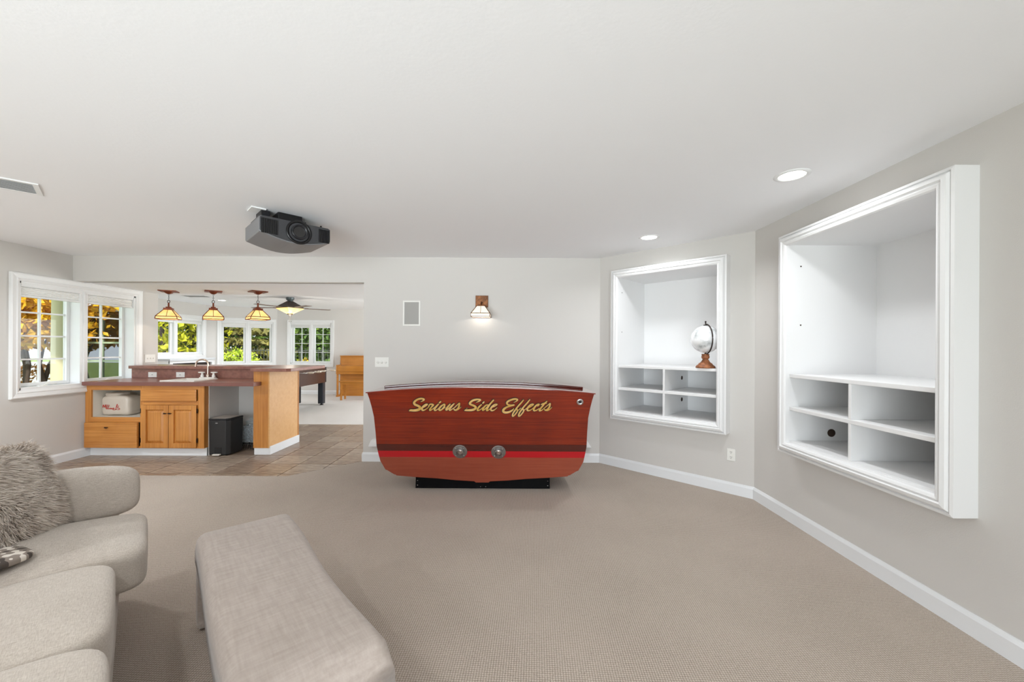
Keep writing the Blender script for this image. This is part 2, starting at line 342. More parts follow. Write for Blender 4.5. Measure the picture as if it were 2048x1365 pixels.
# ------------------------------------------------------------------ windows (local x right, y outwards, z up)
def casing_piece(par, a, b, inner_dir, wdt, name='casing', m=TRIM):
    """a,b outer corner points (x,z); inner_dir unit; mitred board standing .02 proud of the wall"""
    d = Vector((b[0]-a[0], b[1]-a[1])); L = d.length; d /= L; n = Vector(inner_dir)
    prof = [(0, 0), (0, -.024), (.012, -.03), (.022, -.026), (.05, -.02), (.06, -.024), (wdt*.86, -.018), (wdt, -.012), (wdt, 0)]
    vs_ = []
    for k, (P, s) in enumerate((((a[0], a[1]), 1), ((b[0], b[1]), -1))):
        for wd, y in prof:
            p = Vector(P)+n*wd+d*s*wd; vs_.append((p.x, y, p.y))
    n_ = len(prof); fs_ = [tuple(range(n_)), tuple(range(n_, 2*n_))[::-1]]+[(i, (i+1) % n_, n_+(i+1) % n_, n_+i) for i in range(n_)]
    return MB().add(vs_, fs_).build(name, m, par)
def window(name, label, loc, rz, x0, x1, z0, z1, grid=(2, 4), cw=.085, shade=.13, depth=.10, muntin_w=.018, crank=True, stuck_shade=False, sash_m=None, sw=.045):
    W = thing(name, label, 'window', (*loc, 0), rz, kind='structure')
    for a, b, n in (((x0, z1), (x1, z1), (0, -1)), ((x1, z0), (x0, z0), (0, 1)), ((x0, z0), (x0, z1), (1, 0)), ((x1, z1), (x1, z0), (-1, 0))):
        casing_piece(W, a, b, n, cw)
    i0, i1, k0, k1 = x0+cw, x1-cw, z0+cw, z1-cw
    fr = MB()
    for bx in ((i0, i0+.02, 0, depth+.04, k0, k1), (i1-.02, i1, 0, depth+.04, k0, k1), (i0, i1, 0, depth+.04, k0, k0+.025), (i0, i1, 0, depth+.04, k1-.02, k1)): fr.box(*bx)
    fr.build('jamb_frame', TRIM, W)
    xm = (i0+i1)/2
    MB().box(xm-.045, xm+.045, .01, depth+.03, k0+.02, k1-.02).box(xm-.012, xm+.012, 0, .012, k0+.02, k1-.02).build('mullion', TRIM, W, .003)
    for (a, b) in ((i0+.022, xm-.047), (xm+.047, i1-.022)):
        c, d = k0+.028, k1-.022
        s = MB().box(a, a+sw, depth-.03, depth+.015, c, d).box(b-sw, b, depth-.03, depth+.015, c, d).box(a+sw, b-sw, depth-.03, depth+.015, c, c+sw).box(a+sw, b-sw, depth-.03, depth+.015, d-sw, d)
        so = s.build('sash', sash_m or TRIM, W, .004)
        ga, gb, gc, gd = a+sw, b-sw, c+sw, d-sw
        nx, nz = grid if grid else (1, 1)
        for ix in range(nx):
            for iz in range(nz):
                MB().box(ga+(gb-ga)*ix/nx, ga+(gb-ga)*(ix+1)/nx, depth-.004, depth+.002, gc+(gd-gc)*iz/nz, gc+(gd-gc)*(iz+1)/nz).build('pane', GLASS, so)
        for ix in range(1, nx): MB().box(ga+(gb-ga)*ix/nx-muntin_w/2, ga+(gb-ga)*ix/nx+muntin_w/2, depth-.014, depth+.008, gc, gd).build('muntin', TRIM, so)
        for iz in range(1, nz): MB().box(ga, gb, depth-.013, depth+.007, gc+(gd-gc)*iz/nz-muntin_w/2, gc+(gd-gc)*iz/nz+muntin_w/2).build('muntin', TRIM, so)
        if crank:
            xc = (a+b)/2-.05
            MB().box(xc-.05, xc+.03, .03, .06, k0+.024, k0+.036).tube([(xc, .045, k0+.036), (xc+.03, .03, k0+.058), (xc+.07, .02, k0+.052), (xc+.11, .018, k0+.046)], .006, 6).build('crank_handle', PLASTIC, W, 0)
    if shade:
        sh = MB().box(i0+.022, i1-.022, .005, .06, k1-.055, k1-.002).build('shade_headrail', TRIM, W, .006)
        f = MB(); n_ = 5
        for q in range(n_):
            zt = k1-.055-(shade-.055-.02)*q/n_; zb = k1-.055-(shade-.055-.02)*(q+1)/n_
            f.prism([(.03, zt), (.018, (zt+zb)/2), (.03, zb), (.045, zb), (.055, (zt+zb)/2), (.045, zt)], i0+.026, i1-.026, 'x')
        f.build('shade_pleats', mat('shade_fabric', 'f3f3f1', .8), sh)
        MB().box(i0+.024, i1-.024, .014, .06, k1-shade, k1-shade+.022).build('shade_bottom_rail', TRIM, sh, .004)
    return W
window('window_1', 'white double casement window with grids on the left wall beside the bar', (XL, YREAR), PI/2, 4.17-YREAR, 5.66-YREAR, W1Z[0], W1Z[1], shade=.165, depth=.16, sw=.036)
window('window_2', 'white two-sash window behind the first pendant lamp, seen edge-on', (-8.0, 8.45), PI/2, .185, 1.985, 1.055, 2.136, grid=None, crank=False, shade=.13)
window('window_3', 'white two-sash window without grids between second and third pendants', W2P, math.atan2(W2Q[1]-W2P[1], W2Q[0]-W2P[0]), .235, 1.605, .8, 2.136, grid=None, crank=False, shade=.17)
window('window_4', 'white casement window with grids on the far wall beside the piano', W2Q, 0, .295, 1.635, .785, 2.13, muntin_w=.013, shade=.14)
# unseen glass doors behind the camera, added as a source for the fill lamps
gd = thing('added_door_1', 'added unseen white framed sliding glass doors behind the camera', 'door', (-1.3, YREAR-.05, 0), kind='structure')
for k in range(3):
    a = -2.2+k*4.4/3; b = a+4.4/3
    f = MB()
    for bx in ((a, a+.07, 0, .05, .02, 2.1), (b-.07, b, 0, .05, .02, 2.1), (a+.07, b-.07, 0, .05, .02, .14), (a+.07, b-.07, 0, .05, 2.02, 2.1)): f.box(*bx)
    fo = f.build('door_panel', TRIM, gd); MB().box(a+.07, b-.07, .02, .026, .14, 2.02).build('pane', GLASS, fo)
gd2 = thing('added_door_2', 'added unseen white framed glass doors on the games room right wall', 'door', (.97, 8.5, 0), PI/2, kind='structure')  # invented doors out of view, added to bring light into the games room
for k in range(3):
    a = -2.0+k*4.0/3; b = a+4.0/3
    f = MB()
    for bx in ((a, a+.07, -.02, .03, .02, 2.1), (b-.07, b, -.02, .03, .02, 2.1), (a+.07, b-.07, -.02, .03, .02, .14), (a+.07, b-.07, -.02, .03, 2.02, 2.1)): f.box(*bx)
    fo = f.build('door_panel', TRIM, gd2); MB().box(a+.07, b-.07, .0, .006, .14, 2.02).build('pane', GLASS, fo)
# ------------------------------------------------------------------ wall niches
def niche(name, label, loc, rz, Wd, dep):
    """local origin: left end on the wall plane; x right, y into the wall"""
    t = thing(name, label, 'built-in shelf', (*loc, 0), rz)
    h = NZ1-NZ0; y0 = -NP
    # moulded face frame
    prof = [(0, 0), (0, -.0), (.014, -.004), (.016, .006), (.03, -.012), (.048, -.018), (.056, -.004), (.066, -.012), (.078, -.006), (NFW, .004), (NFW, .03), (0, .03)]
    corners = [((0, NZ1), (Wd, NZ1), (0, -1)), ((Wd, NZ0), (0, NZ0), (0, 1)), ((0, NZ0), (0, NZ1), (1, 0)), ((Wd, NZ1), (Wd, NZ0), (-1, 0))]
    for a, b, n in corners:
        d = Vector((b[0]-a[0], b[1]-a[1])).normalized(); n = Vector(n); vs_ = []
        for P, s in ((Vector(a), 1), (Vector(b), -1)):
            for wd, y in prof: p = P+n*wd+d*s*wd; vs_.append((p.x, y0+y, p.y))
        k = len(prof); fs_ = [tuple(range(k)), tuple(range(k, 2*k))[::-1]]+[(i, (i+1) % k, k+(i+1) % k, k+i) for i in range(k)]
        MB().add(vs_, fs_).build('face_moulding', NICHE, t)
    i0, i1, k0, k1 = NFW-.005, Wd-NFW+.005, NZ0+NFW+.012, NZ1-NFW+.005; yb = dep-NP
    yf = y0+.03
    box('side_panel', NICHE, 0, i0, yf, 0, NZ0, NZ1, t); box('side_panel', NICHE, i1, Wd, yf, 0, NZ0, NZ1, t)
    box('top_panel', NICHE, i0, i1, yf, 0, k1, NZ1, t); box('bottom_panel', NICHE, i0, i1, yf, 0, NZ0, k0, t)
    box('inner_side', NICHE, i0-.018, i0, 0, yb, k0-.018, k1+.018, t); box('inner_side', NICHE, i1, i1+.018, 0, yb, k0-.018, k1+.018, t)
    box('inner_top', NICHE, i0, i1, 0, yb, k1, k1+.018, t); box('inner_bottom', NICHE, i0, i1, 0, yb, k0-.018, k0, t)
    box('back_panel', NICHE, i0-.018, i1+.018, yb, yb+.015, k0-.018, k1+.018, t)
    box('main_shelf', NICHE, i0, i1, y0+.035, yb, 1.148, 1.176, t, .003)
    box('middle_shelf', NICHE, i0, i1, y0+.035, yb, .897, .925, t, .003)
    xm = Wd/2
    for a, b in ((k0, .897), (.925, 1.148)): box('divider', NICHE, xm-.011, xm+.011, y0+.036, yb, a, b, t, .002)
    return t
ang1 = math.atan2(P1[1]-P0[1], P1[0]-P0[0]); d1 = (math.cos(ang1), math.sin(ang1)); n1 = (-math.sin(ang1), math.cos(ang1))  # n1 into the wall
n1o = (P0[0]+d1[0]*N1S[0], P0[1]+d1[1]*N1S[0])
niche_a = niche('wall_niche', 'white framed wall niche holding the globe, on the angled wall', n1o, ang1, N1S[1]-N1S[0], .66)
niche_b = niche('wall_niche', 'large empty white framed wall niche on the right wall', (XR, N2Y[0]), -PI/2, N2Y[0]-N2Y[1], .70)
HOLE = mat('hole_dark', '3a2a1e', .8)
def disc(par, M, r, m=HOLE, name='cable_hole'):
    return MB().lathe([(0, 0), (r, 0), (r, .003), (r*.82, .003), (r*.8, -.002), (0, -.002)], 20, M, False, False).build(name, m, par)
wN1, wN2 = N1S[1]-N1S[0], N2Y[0]-N2Y[1]
disc(niche_b, T(NFW-.004, .24, .725) @ RY(PI/2), .03)
for zz in (.80, 1.04): disc(niche_a, T(wN1/2+.0115, .36, zz) @ RY(PI/2), .022)
for zz in (1.55, 2.0):
    disc(niche_b, T(NFW-.004, .0, zz) @ RY(PI/2), .005, name='peg_hole'); disc(niche_a, T(NFW-.004, -.01, zz) @ RY(PI/2), .004, name='peg_hole')
def onwall1(s, off, z): return (P0[0]+d1[0]*s-n1[0]*off, P0[1]+d1[1]*s-n1[1]*off, z)
# globe
GP = onwall1(1.205, .02, 1.177)
g = thing('globe', 'clear white desk globe on a turned wooden stand inside the niche', 'globe', GP, 0)
WOODG = mat('carved_wood', 'a5673f', .6, bump=(60, .3), var=('7d4a2a', 25, .4, .6))
MB().lathe([(0, 0), (.086, 0), (.09, .006), (.084, .02), (.07, .03), (.062, .038), (.062, .044), (.05, .05), (.04, .06), (.028, .08), (.024, .088), (.03, .09), (.033, .094), (.038, .108), (.034, .12), (.033, .126), (.036, .13), (.034, .137), (0, .137)], 28).build('stand', WOODG, g)
gm = bpy.data.materials.new('globe_map'); gm.use_nodes = True; N = gm.node_tree.nodes; Lk = gm.node_tree.links; b = N['Principled BSDF']
tc = N.new('ShaderNodeTexCoord'); n_ = N.new('ShaderNodeTexNoise'); n_.inputs['Scale'].default_value = 9; n_.inputs['Detail'].default_value = 8
r_ = N.new('ShaderNodeValToRGB'); e = r_.color_ramp.elements; e[0].position = .5; e[0].color = lin('f2f3f4'); e[1].position = .62; e[1].color = lin('c9cccd')
q = r_.color_ramp.elements.new(.70); q.color = lin('8b8d8e')
Lk.new(tc.outputs['Object'], n_.inputs['Vector']); Lk.new(n_.outputs['Fac'], r_.inputs[0]); Lk.new(r_.outputs[0], b.inputs['Base Color']); b.inputs['Roughness'].default_value = .15; b.inputs['Coat Weight'].default_value = .6
R_ = .135; cz = .147+R_
MB().lathe([(R_*math.sin(PI*i/24), cz-R_*math.cos(PI*i/24)) for i in range(25)], 40, cap=False).build('ball', gm, g)
arc = [( (R_+.012)*math.cos(a), -(R_+.012)*math.cos(a)*.25, cz+(R_+.012)*math.sin(a)) for a in [(-PI/2+.05)+(PI*.97)*i/20 for i in range(21)]]
arcM = RZ(math.radians(-78))
MB().tube([arcM @ Vector(p) for p in arc], .006, 8).build('meridian_arm', mat('globe_metal', '3a302c', .4, .7), g)
MB().lathe([(0, 0), (.02, 0), (.02, .006), (.006, .008), (.006, .03), (.009, .034), (.006, .042), (0, .044)], 12, T(0, 0, cz+R_)).build('finial', MATS['globe_metal'], g)
MB().tube([(0, 0, .135), (0, 0, .152)], .01, 8).build('pivot_pin', MATS['globe_metal'], g)
# ------------------------------------------------------------------ boat-transom bar
BXC = -.277
boat = thing('boat_bar', 'varnished mahogany boat transom built as a bar counter with gold script lettering', 'bar', (BXC, 3.95, 0))
def ty(z): return 3.80-(z-.09)*(.245/.91)     # front plane of the raked transom
hw = [(.082, .06), (.094, .075), (.105, .25), (.122, .42), (.135, .63), (.150, .81), (.158, .813), (.162, .83), (.205, .893), (.21, .908), (.30, .95), (.377, .962), (.45, .972), (.59, .97), (.735, .972), (.83, .985), (.9, .998), (.952, 1.012)]
def half(z):
    if z <= hw[0][0]: return hw[0][1]
    for (a, wa), (b, wb_) in zip(hw, hw[1:]):
        if a <= z <= b: return wa+(wb_-wa)*(z-a)/(b-a)
    return hw[-1][1]
def crown(x): return .952+.052*(1-(x/1.02)**2)
def strip(z0, z1, name, m, par, y_back=.03, proud=0):
    """slice of the transom between two heights, front surface following the rake"""
    zs = sorted({z0, z1, *[a for a, _ in hw if z0 < a < z1]}); top = z1 > .95
    pts = []
    for z in zs: pts.append((half(z), z))
    if top:
        hwz = half(.952); up = [(hwz*(1-2*i/24), crown(hwz*(1-2*i/24))) for i in range(25)]; pts = pts[:-1]+up
    left = [(-x, z) for x, z in [(half(z), z) for z in zs][::-1]]
    if top: left = left[1:]
    poly = pts+left
    n = len(poly); vs_ = [(x, ty(z)-3.95-proud, z) for x, z in poly]+[(x*.997, ty(z)-3.95+y_back, z) for x, z in poly]
    return MB().add(vs_, [tuple(range(n)), tuple(range(n, 2*n))[::-1]]+[(i, (i+1) % n, n+(i+1) % n, n+i) for i in range(n)]).build(name, m, par)
strip(.725, .952, 'plank', MAHOG, boat); strip(.4685, .7238, 'plank', MAHOG, boat); strip(.402, .4673, 'plank', MAHOGD, boat)
strip(.340, .402, 'waterline_stripe', mat('stripe_red', 'b30a18', .25, coat=.5), boat, proud=.001)
strip(.082, .340, 'bottom_plank', MAHOGB, boat)
# hull body behind the transom
hb = []
zsb = [a for a, _ in hw]
front = [(half(z)*.99, ty(z)+.028, z) for z in zsb]; ring = lambda yo, sc_: [(x*sc_, (y if yo is None else yo), z) for x, y, z in front]
poly = [(x, y, z) for x, y, z in front]+[(-x, y, z) for x, y, z in front[::-1]]
n = len(poly)
def pt(p, back): return (p[0]*(.985 if back else 1), (4.25 if back else p[1])-3.95, p[2])
MB().add([pt(p, 0) for p in poly]+[pt(p, 1) for p in poly], [tuple(range(n))[::-1], tuple(range(n, 2*n))]+[(i, (i+1) % n, n+(i+1) % n, n+i) for i in range(n)]).build('hull_sides', MAHOG, boat)
# covering deck with camber
def deck_sheet(y0, y1, x0, x1, zoff, th, name, m, bevel=.004):
    k = 28; vs_ = []
    for y in (y0, y1):
        for dz in (0, th):
            vs_ += [(x0+(x1-x0)*i/k, y-3.95, crown(x0+(x1-x0)*i/k)+zoff+dz) for i in range(k+1)]
    q = k+1; fs_ = []
    for i in range(k):
        fs_ += [(i, i+1, q+i+1, q+i), (2*q+i, 3*q+i, 3*q+i+1, 2*q+i+1), (i, 2*q+i, 2*q+i+1, i+1), (q+i, q+i+1, 3*q+i+1, 3*q+i)]
    fs_ += [(0, q, 3*q, 2*q), (k, 2*q+k, 3*q+k, q+k)]
    return MB().add(vs_, fs_).build(name, m, boat, bevel)
deck_sheet(ty(.95)-.012, 4.27, -1.024, 1.024, .001, .010, 'deck', DECK, .003)
deck_sheet(3.86, 3.885, -.955, .965, .010, .022, 'coaming', MAHOGD, .006)
MB().box(-.65, .65, 3.872-3.95, 4.2-3.95, 0, .115).build('plinth', mat('plinth_black', '08080a', .7, spec=.15), boat, .003)
for sx, sz in ((-.63, .03), (-.63, .075), (.63, .03), (.63, .075), (-.02, .018), (.03, .018)):
    MB().lathe([(0, .003), (.004, .002), (.005, 0)], 8, T(sx, 3.872-3.95, sz) @ RX(PI/2), cap=False).build('screw', CHROME, boat)
tilt = math.atan2(.245, .91)
for u, v in ((920, 903.5), (997, 904.5)):
    z = px(u, v, 3.72)[2]; x = px(u, v, ty(z))[0]-BXC
    M = T(x, ty(z)-3.95, z) @ RX(PI/2+tilt)
    fl = MB().lathe([(.036, .002), (.066, 0), (.068, .004), (.064, .008), (.04, .009), (.037, .03), (.031, .032), (.03, .004)], 28, M, False, False).build('exhaust_flange', mat('pewter', '9b9896', .35, .9), boat)
    MB().lathe([(0, .012), (.012, .014), (.028, .008), (.03, .0)], 20, M, False, False).build('flapper', mat('flapper', 'b9a59a', .3, .8), fl)
    for q in range(4):
        a = q*PI/2+.8; MB().lathe([(0, .014), (.004, .013), (.005, .01)], 8, M @ T(.052*math.cos(a), .052*math.sin(a), 0), cap=False).build('bolt', CHROME, fl)
z = px(1160, 804, 3.6)[2]; x = px(1160, 804, ty(z))[0]-BXC
M = T(x, ty(z)-3.95, z) @ RX(PI/2+tilt)
so = MB().lathe([(.014, .004), (.03, 0), (.032, .003), (.026, .008), (.015, .009), (.013, .004)], 24, M, True, False).build('flag_socket', CHROME, boat)
MB().lathe([(0, .004), (.014, .005)], 16, M, False, False).build('socket_hole', BLACKP, so)
# lettering: brush strokes (x, y, width) measured on the photograph
STROKES = {
 (812, 790, 17.067): [
  [(505,238,15),(580,205,40),(618,160,60),(540,132,62),(430,148,62),(330,203,66),(278,272,72),(312,332,76),(400,370,76),(478,420,82),(470,480,88),(390,520,86),(270,535,76),(170,530,70),(130,545,40)],
  [(560,445,35),(640,405,35),(715,350,40),(735,322,36),(670,332,46),(590,402,62),(545,482,66),(580,530,56),(660,505,36),(740,450,26),(800,395,24)],
  [(770,395,34),(835,325,50),(935,345,55),(880,410,52),(815,505,56),(838,530,46),(920,480,30),(985,420,26)],
  [(1112,322,40),(1040,395,60),(975,490,60),(995,535,50),(1060,510,30),(1130,455,25)], [(1145,272,48),(1185,235,46)],
  [(1300,326,40),(1205,388,58),(1132,480,60),(1155,530,52),(1240,490,50),(1312,400,52),(1322,330,50),(1285,322,36)], [(1250,490,26),(1340,430,24)],
  [(1505,325,44),(1432,408,60),(1370,495,56),(1392,518,46),(1480,450,38),(1560,375,45),(1645,302,36)], [(1645,302,36),(1560,400,50),(1490,490,56),(1502,530,46),(1580,490,30),(1680,420,26)],
  [(1640,455,26),(1750,350,32),(1828,285,36),(1815,370,58),(1790,450,60),(1720,518,60),(1655,515,44),(1640,490,30)], [(1720,525,44),(1800,490,30),(1880,425,16)]],
 (920, 790, 22.756): [
  [(735,350,18),(850,300,58),(930,240,70),(850,215,76),(720,222,86),(580,262,86),(480,340,92),(450,412,92),(540,462,92),(660,512,96),(722,572,96),(680,642,102),(560,690,102),(400,702,92),(270,702,80),(220,715,45)], [(330,605,18),(265,665,45)],
  [(978,448,48),(880,540,76),(812,640,76),(802,708,70),(880,700,46),(980,640,38),(1040,575,34)], [(1042,380,62),(1090,330,60)],
  [(1300,470,52),(1200,470,60),(1100,560,70),(1042,660,70),(1042,710,58),(1130,660,48),(1240,560,56),(1380,410,68),(1522,248,66)], [(1380,410,60),(1282,560,70),(1222,680,76),(1232,725,54),(1320,680,40),(1400,605,32)],
  [(1440,580,42),(1580,520,42),(1685,450,48),(1660,428,44),(1570,450,60),(1450,550,76),(1400,650,80),(1440,720,66),(1560,690,46),(1690,585,20)]],
 (995, 790, 17.809): [
  [(580,275,14),(660,235,30),(712,180,54),(640,150,60),(520,170,62),(390,225,62),(335,290,62),(370,350,56),(470,372,50),(585,362,44)], [(590,368,44),(480,396,50),(330,442,62),(220,522,78),(212,600,82),(290,632,76),(420,610,70),(540,540,48),(578,488,20)],
  [(922,188,36),(840,290,50),(740,400,50),(650,520,55),(560,650,52),(532,752,50),(580,750,44),(660,660,44),(712,570,44),(665,480,44)], [(710,560,30),(770,530,25),(830,470,22)],
  [(1147,178,36),(1060,290,50),(960,400,50),(860,530,55),(780,650,52),(752,752,50),(800,750,44),(880,660,44),(932,570,44),(885,480,44)], [(930,555,30),(990,520,25),(1040,475,22)],
  [(1075,480,34),(1180,420,34),(1275,350,44),(1240,332,40),(1160,370,52),(1080,460,62),(1060,540,62),(1110,565,46),(1200,530,30),(1270,470,24)],
  [(1430,400,38),(1482,345,48),(1430,342,44),(1340,420,62),(1290,510,66),(1310,565,56),(1400,545,36),(1480,485,26)],
  [(1757,232,38),(1670,320,52),(1580,430,56),(1495,540,60),(1510,572,46),(1590,540,30),(1670,470,22)], [(1555,348,34),(1650,308,52),(1748,298,26)],
  [(1640,495,24),(1780,380,30),(1872,308,36),(1860,390,56),(1840,450,60),(1770,530,66),(1700,550,46),(1672,510,30)], [(1760,562,45),(1850,530,30),(1932,452,16)]]}
def smooth_stroke(pts, sub=7):
    P_ = [pts[0]]+list(pts)+[pts[-1]]; out = []
    for i in range(1, len(P_)-2):
        for k in range(sub):
            t = k/sub; out.append(tuple(.5*((2*P_[i][j])+(-P_[i-1][j]+P_[i+1][j])*t+(2*P_[i-1][j]-5*P_[i][j]+4*P_[i+1][j]-P_[i+2][j])*t*t+(-P_[i-1][j]+3*P_[i][j]-3*P_[i+1][j]+P_[i+2][j])*t**3) for j in range(3)))
    out.append(tuple(pts[-1])); return out
def stroke_mesh(mb, pts, fn, lift, grow=0):
    """flat brush stroke: quads along the centre line and round ends; fn maps (u,v)->3D, lift = offset towards the viewer"""
    n = len(pts); L_, R2 = [], []
    for i, (x, y, wd) in enumerate(pts):
        a = pts[max(i-1, 0)]; b = pts[min(i+1, n-1)]; dx, dy = b[0]-a[0], b[1]-a[1]; l = math.hypot(dx, dy) or 1; h_ = wd/2+grow
        L_.append((x-dy/l*h_, y+dx/l*h_)); R2.append((x+dy/l*h_, y-dx/l*h_))
    mb.add([fn(*p, lift+.00002*i) for i, p in enumerate(L_)]+[fn(*p, lift+.00002*i) for i, p in enumerate(R2)], [(i, i+1, n+i+1, n+i) for i in range(n-1)])
    for i in (0, n-1):
        x, y, wd = pts[i]; h_ = wd/2+grow
        mb.add([fn(x+h_*math.cos(2*PI*k/12), y+h_*math.sin(2*PI*k/12), lift+.00002*i) for k in range(12)], [tuple(range(12))])
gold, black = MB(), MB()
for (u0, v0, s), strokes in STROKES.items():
    def fn(x, y, lift, dx=0, dy=0):
        u, v = u0+x/s, v0+y/s; z = px(u, v, 3.62)[2]; yy = ty(z); X_, _, z = px(u, v, yy)
        return (X_-BXC, ty(z)-3.95-lift, z)
    for st in strokes:
        ps = smooth_stroke(st); stroke_mesh(gold, ps, fn, .0030)
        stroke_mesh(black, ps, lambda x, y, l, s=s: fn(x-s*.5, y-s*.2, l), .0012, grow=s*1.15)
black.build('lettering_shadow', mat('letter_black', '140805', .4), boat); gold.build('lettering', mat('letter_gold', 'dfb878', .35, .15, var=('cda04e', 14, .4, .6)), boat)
# white ledge trim on the wall behind the boat
tr = MB().prism([(-1.685, .205), (-1.66, .262), (.90, .262), (.945, .19), (-1.69, .19)], YB-.06, YB, 'y').build('trim_1', TRIM); tag(tr, 'white bevelled ledge on the back wall behind the boat bar', 'trim', kind='structure')
# ------------------------------------------------------------------ small wall and ceiling fixtures
sp = thing('wall_speaker', 'grey in-wall speaker grille left of the sconce', 'speaker', (-1.2, YB, 1.771))
MB().box(-.104, -.086, -.008, 0, -.15, .15).box(.086, .104, -.008, 0, -.15, .15).box(-.086, .086, -.008, 0, .132, .15).box(-.086, .086, -.008, 0, -.15, -.132).build('frame', PLASTIC, sp, .002)
box('grille', mat('speaker_cloth', 'aaa9a5', .8, bump=(700, .4)), -.086, .086, -.005, 0, -.132, .132, sp)
def switchplate(name, label, loc, rz, n, w_, h_, style='toggle', m=PLASTIC, cat='switch'):
    t = thing(name, label, cat, loc, rz)
    MB().box(-w_/2, w_/2, -.007, 0, -h_/2, h_/2).build('plate', m, t, .003)
    for i in range(n):
        x = (i-(n-1)/2)*.046
        if style == 'toggle': MB().prism([(-.008, -.012), (-.018, .004), (-.016, .012), (-.006, .010)], x-.005, x+.005, 'x').build('toggle', m, t)
        elif style == 'dimmer':
            MB().lathe([(0, .02), (.013, .018), (.016, .007)], 16, T(x, 0, 0) @ RX(PI/2), cap=False).build('dimmer_knob', m, t)
        elif style == 'duplex':
            for dz in (-.024, .024):
                s_ = MB().lathe([(0, .0095), (.0165, .009), (.0165, .006)], 18, T(x, 0, dz) @ RX(PI/2), False, False).build('receptacle', m, t)
                for dx in (-.006, .006): MB().box(x+dx-.0016, x+dx+.0016, -.0105, -.009, dz-.001, dz+.009).build('slot', BLACKP, s_)
                MB().lathe([(0, .0105), (.003, .0104), (.003, .009)], 8, T(x, 0, dz-.009) @ RX(PI/2), cap=False).build('slot', BLACKP, s_)
        elif style == 'horizontal':
            MB().box(x-.016, x+.016, -.010, -.006, -.012, .012).build('receptacle', m, t, .002)
            MB().box(x-.008, x+.008, -.0108, -.0098, -.003, .003).build('slot', BLACKP, t)
    return t
switchplate('light_switch', 'ivory three-gang dimmer plate on the back wall beside the opening', (-1.552, YB, 1.184), 0, 3, .165, .118, 'dimmer')
switchplate('light_switch', 'ivory three-gang toggle plate on the wall end beside the left window', (XL, 5.80, 1.182), PI/2, 3, .165, .115, 'toggle')
o3 = onwall1(1.434, 0, .366); switchplate('wall_outlet', 'white duplex outlet low on the angled wall below the niche', o3, ang1, 1, .072, .115, 'duplex', cat='outlet')
# sconce
AMBER_OFF = mat('sconce_glass', 'f7efe2', .4, emit=('fff0d8', .35))
sx, sy = -.362, YB
sn = thing('wall_sconce', 'copper mission-style wall sconce with lit white glass shade', 'wall lamp', (sx, sy, 1.70))
MB().box(-.075, .075, -.018, 0, .145, .285).build('back_plate', BRONZE, sn, .003)
for dx in (-.018, .018): MB().lathe([(0, .008), (.006, .006), (.007, 0)], 10, T(dx, -.018, .175) @ RX(PI/2), cap=False).build('rivet', mat('copper', 'c8834f', .3, .8), sn)
MB().tube([(0, -.015, .2), (0, -.07, .2), (0, -.095, .18), (0, -.095, .155)], .009, 8).build('arm', BRONZE, sn)
def pyramid_shade(par, rt, rb, zt, zm, zb, cx, cy, gm_, fm_, bar=.004, rot=0, skirt_out=0):
    """four-sided leaded shade: four sloped panes, four skirt panes, leading bars"""
    cs = [(-1, -1), (1, -1), (1, 1), (-1, 1)]; M = T(cx, cy, 0) @ RZ(rot); th = .003
    for k in range(4):
        a, b = cs[k], cs[(k+1) % 4]
        quad = lambda ra, za, rb_, zb_: [(a[0]*ra, a[1]*ra, za), (b[0]*ra, b[1]*ra, za), (b[0]*rb_, b[1]*rb_, zb_), (a[0]*rb_, a[1]*rb_, zb_)]
        for nm, q in (('glass_pane', quad(rt, zt, rb, zm)), ('skirt_pane', quad(rb, zm, rb+skirt_out, zb))):
            vs_ = q+[(p[0]*.98, p[1]*.98, p[2]-.001) for p in q]
            MB().add(vs_, [(0, 1, 2, 3), (7, 6, 5, 4), (0, 4, 5, 1), (1, 5, 6, 2), (2, 6, 7, 3), (3, 7, 4, 0)], M=M).build(nm, gm_, par)
    l = MB()
    for k in range(4):
        a, b = cs[k], cs[(k+1) % 4]
        l.tube([(a[0]*rt, a[1]*rt, zt), (a[0]*rb, a[1]*rb, zm), (a[0]*(rb+skirt_out), a[1]*(rb+skirt_out), zb)], bar, 6, M)
        m0 = ((a[0]+b[0])/2, (a[1]+b[1])/2); l.tube([(m0[0]*rt, m0[1]*rt, zt), (m0[0]*rb, m0[1]*rb, zm)], bar*.6, 5, M)
        for r__, z_ in ((rt, zt), (rb, zm), (rb+skirt_out, zb)): l.tube([(a[0]*r__, a[1]*r__, z_), (b[0]*r__, b[1]*r__, z_)], bar, 6, M)
    l.build('leading', fm_, par)
pyramid_shade(sn, .045, .108, .148, .058, .022, 0, -.118, AMBER_OFF, BRONZE)
MB().box(-.047, .047, -.165, -.071, .148, .153).build('shade_cap', BRONZE, sn)
bo = MB().lathe([(0, 0), (.02, .006), (.028, .025), (.02, .05), (.012, .06), (0, .06)], 16, T(0, -.118, .045), True, False).build('bulb', mat('bulb', 'ffffff', .4, emit=('fff3df', 1.5)), sn)
light('sconce_lamp', 'POINT', (sx, sy-.118, 1.76), 3.6, (1, .96, .9), shadow_soft_size=.025)
